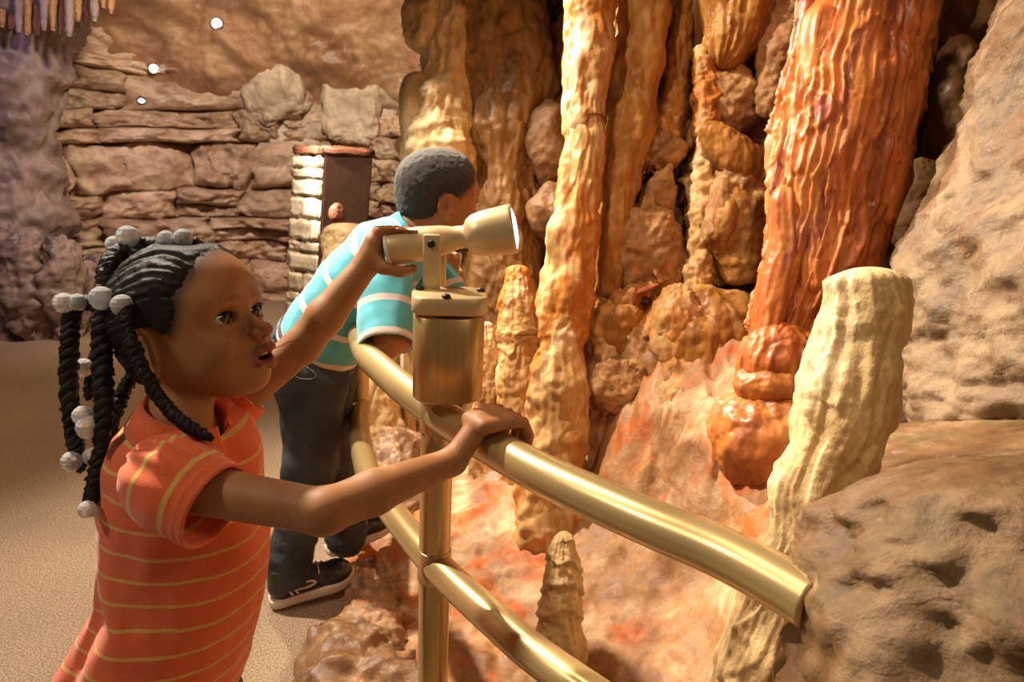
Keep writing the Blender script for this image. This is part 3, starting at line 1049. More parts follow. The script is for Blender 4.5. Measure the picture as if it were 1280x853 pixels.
side_rock('boulder', [(-260, 1360), (-120, 1320), (0, 1284), (60, 1262), (150, 1238), (250, 1206), (300, 1180), (380, 1162), (440, 1154), (500, 1160), (545, 1190), (580, 1290)], 1470, 1.32,
          M_GREY, 'large grey-brown boulder hanging beside the dark gap next to the red column', 21, lump=(.07, 4), flute=(.012, 7, 7), fine=(.012, 24), cap1=.06)
side_rock('boulder', [(572, 1215), (592, 1150), (630, 1104), (665, 1066), (700, 1040), (740, 1026), (800, 1022), (900, 1010), (1100, 990)], 1290, .605,
          M_BROWN, 'mottled brown boulder that swallows the end of the railing', 27, lump=(.16, 7), flute=(.010, 10, 10), fine=(.014, 24), cap0=.04)
side_rock('boulder', [(520, 1330), (545, 1200), (590, 1095), (650, 1062), (720, 1045), (800, 1034), (900, 1015), (1150, 960)], 1420, 1.06,
          M_BROWN, 'broad brown rock slope under the hanging grey boulder', 22, lump=(.12, 5), flute=(.012, 9, 9), fine=(.014, 22), cap0=.05)

# --- centre formation between the boy and the cream column
cf = empty('flowstone_column', P(620, 520, 2.95), 'broad brown flowstone column with pale rippled drapery behind the boy', 'column')
shaft('trunk', [(-120, 556, 690), (0, 566, 686), (90, 572, 688), (180, 576, 684), (270, 582, 676), (360, 585, 672), (450, 580, 676), (520, 570, 690)], 2.95, M_UMBER, cf, seed=23, res=.007,
      lump=(.20, 4), flute=(.016, 12, 1.0), tier=(.010, 2.0, 1.4), fine=(.004, 30))
shaft('drapery', [(-60, 512, 560), (0, 508, 556), (50, 506, 552), (66, 510, 540)], 2.82, M_PALE, cf, seed=24, res=.006, cap1=.03, lump=(.3, 8), flute=(.007, 22, 1.5), fine=(.003, 30))
shaft('drapery', [(-20, 540, 590), (60, 535, 588), (120, 520, 592), (170, 506, 592), (220, 503, 594), (260, 512, 596)], 2.84, M_PALE, cf, seed=25, res=.006, cap0=.1, cap1=.03, lump=(.28, 6), flute=(.008, 22, 1.5), tier=(.006, 3, 1.2), fine=(.003, 30))
shaft('drapery', [(90, 505, 540), (150, 502, 540), (200, 504, 535), (235, 508, 530)], 2.80, M_PALE, cf, seed=26, res=.006, cap0=.06, cap1=.03, lump=(.28, 6), flute=(.007, 22, 1.5), fine=(.003, 30))

# --- pale blocks and a ridge in the brow of the back wall
M_BLOCK = rock_mat('pale_brow_block', [(.30, .20, .12), (.50, .37, .25), (.66, .53, .39)], 4, (1, 1, 1), (.34, .2, .11), 1.2, .55, .7, .6, .15, .6, 30)
for k, (x, y, rx, ry, rt) in enumerate([(345, 118, 34, 30, 20), (362, 160, 28, 26, 10), (398, 150, 20, 30, -12), (372, 190, 30, 14, 5), (440, 130, 34, 44, 0), (418, 170, 26, 30, 8), (470, 150, 24, 36, -6)]):
    loc, nor = ray_hit(wall_back, x, y)
    d = float(np.linalg.norm(np.array(loc) - CAM)) * .97
    s = d / F
    blob('pale_block', np.array(loc), (rx * s, .10, ry * s), M_BLOCK, wall_back, rot=rt, seed=70 + k, res=.012, lump=(.6, 3.5), fine=(.03, 10), box=.55)

# --- stone pillar with a dark panel side
pb = PZ(405, 398, 0.0)
d0 = 3.75
pc = P(405, 183, d0)
pbase = np.array([pc[0], pc[1], 0.0])
pil = empty('stone_pillar', pbase, 'square stone pillar with brightly lit stacked side and dark brown panel', 'pillar')
tilt = np.array([-.10, 0, 0])
ax = np.array([-.80, .60, 0])             # along the bright face, away to the left
ay = np.array([.93, .36, 0])              # along the dark panel
ph = pc[2]
lean = (P(405, 183, d0) - P(384, 330, d0))
lean = lean / lean[2] * ph


def pil_pt(a, b, z):
    return pbase + ax * a + ay * b + np.array([lean[0], 0, 0]) * (z / ph - 1) * .8 + np.array([0, 0, z])


def slab(name, a0, a1, b0, b1, z0, z1, mat, parent, seed=0, dis=0.0, ng=8):
    c = [pil_pt(a, b, z) for z in (z0, z1) for b in (b0, b1) for a in (a0, a1)]
    bm = bmesh.new()
    vs = [bm.verts.new(Vector(q)) for q in c]
    for f in ((0, 1, 3, 2), (4, 6, 7, 5), (0, 4, 5, 1), (2, 3, 7, 6), (0, 2, 6, 4), (1, 5, 7, 3)):
        bm.faces.new([vs[i] for i in f])
    bmesh.ops.recalc_face_normals(bm, faces=bm.faces[:])
    bmesh.ops.bevel(bm, geom=list(bm.edges), offset=.008, segments=2, affect='EDGES')
    if dis > 0:
        bmesh.ops.subdivide_edges(bm, edges=bm.edges[:], cuts=ng // 2, use_grid_fill=True)
    bm.verts.index_update()
    V = np.array([v.co[:] for v in bm.verts])
    L = [tuple(v.index for v in f.verts) for f in bm.faces]
    bm.free()
    if dis > 0:
        V = V + dis * np.stack([fbm(V, 14, 3, .5, seed + i) for i in range(3)], 1)
    return mesh_obj(name, V, L, mat, parent, smooth=dis > 0)


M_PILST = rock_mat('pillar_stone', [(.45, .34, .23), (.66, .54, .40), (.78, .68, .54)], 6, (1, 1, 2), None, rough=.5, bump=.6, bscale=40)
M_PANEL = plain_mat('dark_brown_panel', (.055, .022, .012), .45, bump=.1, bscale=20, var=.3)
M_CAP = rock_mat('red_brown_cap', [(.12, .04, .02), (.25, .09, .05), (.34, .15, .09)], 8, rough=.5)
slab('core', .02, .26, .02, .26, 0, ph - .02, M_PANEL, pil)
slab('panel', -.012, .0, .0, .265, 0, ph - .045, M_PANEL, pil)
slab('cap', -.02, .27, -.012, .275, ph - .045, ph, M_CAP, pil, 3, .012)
z = 0.0
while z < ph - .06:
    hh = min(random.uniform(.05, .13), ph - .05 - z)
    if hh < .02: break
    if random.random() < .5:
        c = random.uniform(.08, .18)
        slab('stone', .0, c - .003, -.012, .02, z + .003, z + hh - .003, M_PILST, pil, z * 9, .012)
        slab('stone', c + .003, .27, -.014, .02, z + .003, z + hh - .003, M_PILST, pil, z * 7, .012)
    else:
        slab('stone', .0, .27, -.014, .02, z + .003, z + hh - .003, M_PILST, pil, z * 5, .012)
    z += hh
q = P(421, 267, d0 - .06)
blob('knob', q, (.045, .03, .055), M_CAP, pil, seed=3, res=.006, lump=(.2, 20))
# rounded tan stump behind the boy's back
tag(shaft('stalagmite', [(280, 418, 470), (292, 406, 480), (320, 402, 484), (380, 398, 490), (470, 392, 500), (545, 385, 508)], 2.75, M_PALE, seed=17, res=.006, cap0=.04, lump=(.12, 9), fine=(.004, 40)),
    'rounded tan stalagmite stump half hidden behind the boy', 'stalagmite')

# --- mounds and rocks along the left wall
for i, (px, py, ww, hh, d) in enumerate([(45, 420, 52, 130, 4.15), (12, 425, 40, 150, 4.2), (88, 415, 40, 125, 4.2), (112, 412, 36, 85, 4.5), (140, 405, 50, 70, 4.9), (180, 400, 60, 60, 5.0)]):
    s = d / F
    c = P(px, py, d)
    c[2] = hh * s * .42
    lab = ['tallest brown rock mound with a bright chip, against the shaded wall', 'broad brown rock mound in the shaded corner', 'rounded brown rock mound at the edge of the shaded wall',
           'small brown rock mound at the foot of the stacked stone wall', 'low brown rock lying against the stacked stone wall', 'flat brown rock half hidden behind the girl\'s hair'][i]
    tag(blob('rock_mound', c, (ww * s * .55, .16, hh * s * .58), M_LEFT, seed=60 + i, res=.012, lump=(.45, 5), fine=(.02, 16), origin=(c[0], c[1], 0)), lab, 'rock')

# --- hanging organ-pipe draperies in the top left corner
for i in range(15):
    px = -8 + i * 10.5
    d = 3.9 + .05 * (i % 3)
    yb = 46 - abs(i - 5) * 1.5 + random.uniform(-8, 8) - max(0, i - 9) * 4
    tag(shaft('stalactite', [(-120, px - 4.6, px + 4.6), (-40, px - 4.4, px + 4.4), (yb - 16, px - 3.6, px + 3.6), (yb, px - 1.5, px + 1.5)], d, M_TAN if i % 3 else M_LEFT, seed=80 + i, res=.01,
              lump=(.3, 8), flute=(.004, 60, 5), fine=(.004, 40)),
        'thin stalactite in the row of pipes hanging from the dark corner ceiling', 'stalactite', 'organ-pipe stalactites in the corner')

# --- small round spotlights set in the cave brow
M_GLOW, nt, bs = new_mat('lit_lamp_glass')
bs.inputs['Emission Color'].default_value = (1, .93, .82, 1)
bs.inputs['Emission Strength'].default_value = 25
M_TRIM = plain_mat('dark_lamp_trim', (.05, .04, .03), .5)
SURF = [wall_back] + [o for o in wall_back.children]
for k, (x, y, rr) in enumerate([(272, 30, 9), (192, 86, 7), (177, 124, 5.5)]):
    loc, nor = min((h for h in (ray_hit(q, x, y) for q in SURF) if h[0] is not None), key=lambda h: (Vector(CAM) - h[0]).length)
    loc = np.array(loc)
    view = CAM - loc
    dist = np.linalg.norm(view)
    nn = np.array(nor)
    if nn @ view < 0: nn = -nn
    nn = nn * .6 + view / dist * .6 + np.array([0, 0, -.35])
    nn /= np.linalg.norm(nn)
    R = rr * dist / F * .62
    t = empty('recessed_spotlight', loc, ['largest round spotlight glowing in the brown cave brow', 'middle round spotlight of three on the cave brow', 'smallest round spotlight, just above the bedded stones'][k], 'light')
    V, L = lathe_mesh([(-.06, R * 1.15), (.02, R * 1.15), (.024, R * 1.1), (.024, R * .95), (.0, R * .9)], loc, loc + nn, 28)
    mesh_obj('trim_ring', V, L, M_TRIM, t)
    V, L = lathe_mesh([(.012, R * .92), (.018, R * .6), (.02, .001)], loc, loc + nn, 28)
    mesh_obj('lamp_glass', V, L, M_GLOW, t)

# ------------------------------------------------------------------ railing
M_GOLD, nt, bs = new_mat('gold_painted_tube')
bs.inputs['Base Color'].default_value = (.60, .43, .19, 1)
bs.inputs['Metallic'].default_value = .55
bs.inputs['Roughness'].default_value = .30
bs.inputs['Coat Weight'].default_value = .35
bs.inputs['Coat Roughness'].default_value = .15
M_BRUSH = plain_mat('brushed_bronze', (.52, .345, .135), .36, .65, var=.18, bscale=90, aniso=(6, 6, .05))
M_ENAMEL, nt, bs = new_mat('cream_gold_enamel')
bs.inputs['Base Color'].default_value = (.62, .465, .245, 1)
bs.inputs['Metallic'].default_value = .25
bs.inputs['Roughness'].default_value = .38
M_BOLT = plain_mat('black_bolt', (.012, .011, .01), .45)
ZU, ZL, RR = 0.72, 0.45, 0.0275
rail_root = empty('railing', (-0.115, 1.03, 0), 'curved gold tube railing with two rails fencing off the formations', 'railing')
rp = catmull(np.array([(a, b, 0) for a, b in RAILP]), 220)
V, L = tube_mesh(rp[11:] + np.array([0, 0, ZU]), RR, 28)
mesh_obj('upper_rail', V, L, M_GOLD, rail_root)
V, L = tube_mesh(rp[4:] + np.array([0, 0, ZL]), RR * .95, 28)
mesh_obj('lower_rail', V, L, M_GOLD, rail_root)
for (x, y), top in (((-0.115, 1.03), ZU + .01), ((-0.418, 1.80), ZU), ((-0.40, 2.60), ZU)):
    V, L = tube_mesh(np.array([(x, y, z) for z in np.linspace(-.01, top, 12)]), RR * .96, 28)
    post = mesh_obj('post', V, L, M_GOLD, rail_root)
    for zz in (ZL, ZU):
        V, L = tube_mesh(np.array([(x, y, zz - .029), (x, y, zz - .027), (x, y, zz + .027), (x, y, zz + .029)]), np.array([RR * .97, RR * 1.03, RR * 1.03, RR * .97]), 28)
        mesh_obj('weld_collar', V, L, M_GOLD, post)

# ------------------------------------------------------------------ viewer on the post
sc_base = P(559, 500, 1.06)
viewer = empty('cave_viewer', sc_base, 'gold spotlight viewer on a yoke above a brushed bronze housing', 'viewer')


def superprism(c, w, d, z0, z1, n=3.2, bev=.004, nu=64, yaw=0.0):
    th = np.linspace(0, 2 * np.pi, nu, endpoint=False)
    x = np.sign(np.cos(th)) * np.abs(np.cos(th)) ** (2 / n) * w / 2
    y = np.sign(np.sin(th)) * np.abs(np.sin(th)) ** (2 / n) * d / 2
    cz, sz = math.cos(yaw), math.sin(yaw)
    x, y = x * cz - y * sz, x * sz + y * cz
    rows = [(z0, 0.0), (z0, 1 - bev * 2 / w), (z0 + bev, 1), (z1 - bev, 1), (z1, 1 - bev * 2 / w), (z1, 0.0)]
    V = np.vstack([np.stack([c[0] + x * s, c[1] + y * s, np.full(nu, z)], 1) for z, s in rows])
    return V, [tuple(q) for q in grid_faces(nu, len(rows), True).tolist()]


zc1 = P(560, 390, 1.01)[2]
zc2 = P(560, 370, 1.01)[2]
zc0 = P(560, 507, 1.01)[2]
cx, cy = sc_base[0], sc_base[1]
V, L = superprism((cx, cy), .107, .102, zc0, zc1 - .002, 3.0, yaw=math.radians(8))
mesh_obj('housing', V, L, M_BRUSH, viewer)
V, L = superprism((cx, cy), .100, .100, zc1 - .004, zc1 + .001, 2.5)
mesh_obj('seam', V, L, M_BOLT, viewer)
V, L = superprism((cx, cy), .112, .104, zc1, zc2 + .004, 4.5, .003, yaw=math.radians(8))
top = mesh_obj('cap_plate', V, L, M_ENAMEL, viewer)
for dx, dy in ((-.046, .012), (.046, .018), (.0, -.046)):
    V, L = lathe_mesh([(0, .0005), (0, .0065), (.004, .0065), (.006, .004), (.006, .0005)], (cx + dx, cy + dy, zc2 + .003), (cx + dx, cy + dy, zc2 + .1), 16)
    mesh_obj('bolt', V, L, M_BOLT, top)
B0, B1 = P(487, 311, 1.065), P(643, 286, 1.052)
axis = (B1 - B0) / np.linalg.norm(B1 - B0)
blen = float(np.linalg.norm(B1 - B0))
side_ = np.cross(axis, (0, 0, 1.0))
side_ /= np.linalg.norm(side_)               # towards the camera
piv_t = .37 * blen
piv = B0 + axis * piv_t
for sgn in (1, -1):
    off = side_ * (.036 * sgn)
    top_p = piv + off + np.array([0, 0, .014])
    bot_p = np.array([piv[0] + off[0], piv[1] + off[1], zc1 + .006])
    mid = (top_p + bot_p) / 2
    yaw = math.atan2(side_[1], side_[0])
    R = np.array(Matrix.Rotation(yaw, 3, 'Z'))
    V, L = box_mesh(mid, (.013, .026, top_p[2] - bot_p[2]), R, .003)
    arm = mesh_obj('yoke_arm', V, L, M_ENAMEL, viewer)
    q = piv + off + side_ * sgn * .0065
    V, L = lathe_mesh([(-.001, .0005), (-.001, .006), (.003, .006), (.0045, .004), (.0045, .0005)], q, q + side_ * sgn, 18)
    mesh_obj('bolt', V, L, M_BOLT, arm)
    q2 = piv + off + side_ * sgn * .0065 - np.array([0, 0, .045])
    if sgn < 0:
        V, L = lathe_mesh([(-.001, .0005), (-.001, .004), (.003, .004), (.004, .0005)], q2, q2 - side_ * sgn, 14)
        mesh_obj('bolt', V, L, M_BOLT, arm)
V, L = tube_mesh(np.array([piv + side_ * .036, piv - side_ * .036]), .007, 16)
mesh_obj('pivot_pin', V, L, M_ENAMEL, viewer)
prof = [(0.004, .0195), (0.0, .0215), (.001, .0265), (.006, .0275), (.05, .0268), (.085, .023), (blen * .52, .0185), (blen * .60, .0175), (blen * .615, .019), (blen * .635, .026),
        (blen * .68, .0315), (blen * .74, .0345), (blen * .80, .0358), (blen * .97, .0385), (blen, .0385), (blen, .0365), (blen - .004, .036)]
V, L = lathe_mesh(prof, B0, B1, 56)
barrel = mesh_obj('barrel', V, L, M_ENAMEL, viewer)
V, L = lathe_mesh([(.004, .0195), (.003, .0005)], B0, B1, 40)
mesh_obj('eyepiece', V, L, M_BOLT, barrel)
V, L = lathe_mesh([(-.002, .0255), (-.003, .0268), (-.001, .028), (.002, .028), (.003, .0268)], B0, B1, 40)
mesh_obj('eyepiece_rim', V, L, plain_mat('pale_rim', (.8, .74, .62), .3), barrel)
M_LENS, nt, bs = new_mat('lit_lens')
bs.inputs['Base Color'].default_value = (.7, .75, .9, 1)
bs.inputs['Emission Color'].default_value = (.74, .80, 1, 1)
bs.inputs['Emission Strength'].default_value = 3.0
V, L = lathe_mesh([(blen - .004, .0365), (blen + .001, .030), (blen + .004, .018), (blen + .005, .0005)], B0, B1, 48)
mesh_obj('lens', V, L, M_LENS, barrel)

# ------------------------------------------------------------------ people: shared pieces
def rot_frame(yaw, pitch, roll):
    """columns: forward, left, up. pitch>0 looks up"""
    M = Matrix.Rotation(math.radians(yaw), 3, 'Z') @ Matrix.Rotation(math.radians(-pitch), 3, 'Y') @ Matrix.Rotation(math.radians(roll), 3, 'X')
    return np.array(M)


def skin_mat(name, base, sss=.12, rough=.55):
    m, nt, bs = new_mat(name)
    at = nd(nt, 'ShaderNodeAttribute', attribute_name='tint')
    tc = nd(nt, 'ShaderNodeTexCoord')
    n = nd(nt, 'ShaderNodeTexNoise', inp={'Scale': 28.0, 'Detail': 5.0})
    nt.links.new(tc.outputs['Object'], n.inputs['Vector'])
    r = ramp(nt, [(.3, (.9, .88, .86)), (.7, (1.08, 1.08, 1.1))])
    nt.links.new(n.outputs['Fac'], r.inputs[0])
    c = mixc(nt, 1.0, at.outputs['Color'], r.outputs[0], 'MULTIPLY')
    nt.links.new(c, bs.inputs['Base Color'])
    bs.inputs['Roughness'].default_value = rough
    bs.inputs['Subsurface Weight'].default_value = sss
    bs.inputs['Subsurface Radius'].default_value = (1.0, .35, .15)
    bs.inputs['Subsurface Scale'].default_value = .006
    n2 = nd(nt, 'ShaderNodeTexNoise', inp={'Scale': 450.0, 'Detail': 3.0})
    nt.links.new(tc.outputs['Object'], n2.inputs['Vector'])
    bp = nd(nt, 'ShaderNodeBump', inp={'Strength': .12, 'Distance': .001})
    nt.links.new(n2.outputs['Fac'], bp.inputs['Height'])
    nt.links.new(bp.outputs[0], bs.inputs['Normal'])
    return m


class HeadF:
    """head local coordinates (x forward, y left, z up, origin at eye level in the skull) -> world"""
    def __init__(self, c, R, s):
        self.c, self.R, self.s = np.asarray(c, float), R, s

    def w(self, *p):
        return self.c + self.R @ (np.array(p, float) * self.s)

    def l(self, V):
        return (V - self.c) @ self.R / self.s


def head_sdf(f, H, mouth=True, rot=None):
    s, R = H.s, H.R
    E = lambda p, r, k=.0, mode='add', Rl=None: f.ell(H.w(*p), np.array(r) * s, R if Rl is None else R @ Rl, k * s, mode)
    C = lambda a, b, ra, rb=None, k=.0, mode='add': f.cone(H.w(*a), H.w(*b), ra * s, (ra if rb is None else rb) * s, k * s, mode)
    E((-.018, 0, .022), (.088, .071, .077))                      # cranium
    E((.026, 0, .034), (.052, .058, .052), .05)                  # forehead
    E((.022, 0, -.030), (.050, .054, .056), .035)                # mid face
    for sy in (1, -1):
        E((.043, sy * .031, -.036), (.030, .029, .029), .028)     # cheek
        C((-.008, sy * .046, -.042), (.040, sy * .022, -.076), .020, .018, .03)   # jaw
        E((.055, sy * .028, .022), (.020, .026, .012), .030)      # brow
    E((.058, 0, -.080), (.021, .022, .016), .025)                # chin
    E((.066, 0, -.052), (.022, .023, .018), .022)                # muzzle
    # nose
    C((.074, 0, .001), (.090, 0, -.019), .0064, .0080, .014)
    E((.0955, 0, -.0235), (.0095, .0100, .0085), .007)
    for sy in (1, -1):
        E((.0870, sy * .0110, -.0275), (.0078, .0062, .0058), .005)
        E((.0925, sy * .0058, -.0325), (.0042, .0030, .0030), .0015, 'sub')
    # eye sockets, eyeball lids
    for sy in (1, -1):
        E((.087, sy * .032, -.001), (.015, .022, .0125), .018, 'sub')
    for sy in (1, -1):
        c0 = H.w(.0540, sy * .0325, 0.0)
        f.ell(c0, .0200 * s, None, .006 * s, 'add')
        cl = np.array([.0540, sy * .0325, 0.0])

        def opening(x, y, z, cl=cl, sy=sy):
            X = ((x - H.c[0]) * R[0, 0] + (y - H.c[1]) * R[1, 0] + (z - H.c[2]) * R[2, 0]) / s - cl[0]
            Y = (((x - H.c[0]) * R[0, 1] + (y - H.c[1]) * R[1, 1] + (z - H.c[2]) * R[2, 1]) / s - cl[1]) * sy
            Z = ((x - H.c[0]) * R[0, 2] + (y - H.c[1]) * R[1, 2] + (z - H.c[2]) * R[2, 2]) / s - cl[2]
            t = np.clip(Y / .0185, -1.3, 1.3)
            hi = .0092 * np.sqrt(np.clip(1 - t * t, 0, 1)) + .0008 * t
            lo = -.0066 * np.sqrt(np.clip(1 - t * t, 0, 1)) + .0004 * t
            d = np.maximum(Z - hi, lo - Z)
            d = np.maximum(d, np.abs(t) * .0185 - .0183)
            return np.maximum(d, .004 - X) * s
        f.fnop(opening, c0 - .02 * s, c0 + .02 * s, .0012 * s, 'sub')
    # lips: a parted mouth
    U = [(.073, -.021, -.0535), (.0865, -.012, -.0482), (.0950, -.004, -.0456), (.0942, 0, -.0466), (.0950, .004, -.0456), (.0865, .012, -.0482), (.073, .021, -.0535)]
    Lw = [(.073, -.020, -.0555), (.0840, -.012, -.0640), (.0905, 0, -.0670), (.0840, .012, -.0640), (.073, .020, -.0555)]
    for i in range(len(U) - 1):
        C(U[i], U[i + 1], .0048 if 0 < i < 5 else .0036, .0050, .003)
    for i in range(len(Lw) - 1):
        C(Lw[i], Lw[i + 1], .0048, .0060, .003)
    E((.084, 0, -.0562), (.022, .0150, .0052 if mouth else .0012), .0015, 'sub')
    # ears
    for sy in (1, -1):
        Re = np.array(Matrix.Rotation(math.radians(sy * 22), 3, 'Z') @ Matrix.Rotation(math.radians(-8), 3, 'Y'))
        ce = np.array([-.010, sy * .0700, -.018])

        def e(p):
            return tuple(ce + Re @ (np.array(p) * np.array([1, sy, 1]) * 1.1))
        E(e((-.006, .005, 0)), (.0185, .0052, .028), .006, 'add', Re)
        rim = [(.008, .004, .012), (.002, .007, .024), (-.010, .009, .027), (-.020, .010, .017), (-.021, .009, .002), (-.014, .008, -.014), (-.004, .006, -.024)]
        for i in range(len(rim) - 1):
            C(e(rim[i]), e(rim[i + 1]), .0036, .0036, .002)
        E(e((-.006, .011, .003)), (.0105, .0075, .0155), .003, 'sub', Re)
        E(e((-.002, .006, -.024)), (.0065, .0048, .0075), .004, 'add', Re)
        E(e((.006, .005, -.004)), (.0038, .0034, .0048), .002, 'add', Re)


def hair_cap(f, H, hl_z, hl_x, thick, seed, rows=0.0, freq=60.0):
    """hair hugging the skull behind the hairline"""
    s, R = H.s, H.R
    g = Field(f.lo, f.lo + (np.array(f.n) - 1) * f.h, f.h)
    g.ell(H.w(-.018, 0, .022), np.array((.088, .071, .077)) * s, R)
    g.ell(H.w(.026, 0, .034), np.array((.052, .058, .052)) * s, R, .05 * s)
    g.ell(H.w(-.030, 0, -.030), np.array((.058, .050, .050)) * s, R, .03 * s)
    D = g.D
    x = (g.lo[0] + np.arange(g.n[0]) * g.h)[:, None, None] - H.c[0]
    y = (g.lo[1] + np.arange(g.n[1]) * g.h)[None, :, None] - H.c[1]
    z = (g.lo[2] + np.arange(g.n[2]) * g.h)[None, None, :] - H.c[2]
    X = (x * R[0, 0] + y * R[1, 0] + z * R[2, 0]) / s
    Y = (x * R[0, 1] + y * R[1, 1] + z * R[2, 1]) / s
    Z = (x * R[0, 2] + y * R[1, 2] + z * R[2, 2]) / s
    m = np.abs(D) < .02
    xh = np.interp(Z[m], hl_z, hl_x)
    back = xh - X[m]
    pts = np.stack([X[m], Y[m], Z[m]], 1)
    back = back + .0022 * fbm(pts, 110, 2, .5, seed)
    th = (thick * sstep(0, .030, back) - .0022 * (1 - sstep(-.002, .012, back)))
    th = th + .0012 * fbm(pts, 90, 3, .6, seed + 1)
    if rows > 0:
        # gathered sections: shallow partings between them
        a = np.arctan2(Y[m], Z[m] + .01)
        th = th - rows * np.exp(-((np.abs(((a * 1.9 + .35) % 1.0) - .5)) / .07) ** 2)
        th = th + .0009 * np.sin(a * freq + 3 * fbm(pts, 25, 2, .5, seed + 3))
    D2 = np.full_like(D, 1.0)
    D2[m] = np.maximum(D[m] - th * s, -(D[m] + .008 * s))
    D2[m] = np.maximum(D2[m], -(back + .008) * s)
    g.D = D2.astype(np.float32)
    for sy in (1, -1):
        g.ell(H.w(-.014, sy * .082, -.020), np.array((.027, .030, .034)) * s, R, .004, 'sub')
    return g.mesh()


def face_relax(V, Fc, H):
    """smooth cheeks and forehead, keep eyes, nose, lips and ears crisp"""
    V = relax(V, Fc, 1, .5)
    l = H.l(V)
    keep = np.zeros(len(V))
    for c, r in (((.070, .0325, 0), .021), ((.070, -.0325, 0), .021), ((.090, 0, -.024), .020), ((.086, 0, -.056), .024), ((-.014, .080, -.018), .036), ((-.014, -.080, -.018), .036)):
        keep = np.maximum(keep, sstep(r * 1.15, r * .8, np.linalg.norm(l - np.array(c), axis=1)))
    W = (1 - keep)[:, None]
    V2 = relax(V, Fc, 40, .6)
    return V * (1 - W) + V2 * W


def fingers(f, joints, radii, k=.003):
    for js, rs in zip(joints, radii):
        f.chain([np.asarray(j, float) for j in js], rs, k, .006)


# ------------------------------------------------------------------ the girl
G_BASE = np.array([-0.47, 0.88, 0.0])
girl = empty('person', G_BASE, 'girl in orange striped polo shirt with beaded braids gripping the railing and viewer', 'person')
GH = HeadF(P(245, 407, .925), rot_frame(-11, 16, -3), 1.06)
gN = P(226, 522, .915)                                       # base of the neck
gRS, gRE, gRW = P(214, 606, .835), P(405, 640, .80), P(566, 577, .925)
gLS, gLE, gLW = P(288, 505, 1.03), P(378, 432, 1.055), P(460, 328, 1.065)
# right hand lies over the railing
hp = catmull(np.array([(a, b, ZU) for a, b in RAILP]), 1200)
ci = np.argmin([abs((lambda v: 640 + F * v[0] / -v[2])(RCAM.T @ (q - CAM)) - 616) for q in hp[:600]])
rcn = hp[ci]
rT = hp[ci + 3] - hp[ci - 3]
rT[2] = 0
rT /= np.linalg.norm(rT)                                     # along the rail, away from the camera
rN = np.array([rT[1], -rT[0], 0])                            # towards the formations
if rN[0] < 0: rN = -rN
UPV = np.array([0, 0, 1.0])


def rh(n, t, z):
    return rcn + rN * n + rT * t + UPV * z


# left hand on the barrel: frame along the barrel axis
lu = axis
lside = side_                                                # towards the camera
lup = np.cross(side_, axis) * 1.0
if lup[2] < 0: lup = -lup


def lh(a, sd, u):
    return B0 + lu * a + lside * sd + lup * u


gP = PY(190, 880, .885)                                        # pelvis


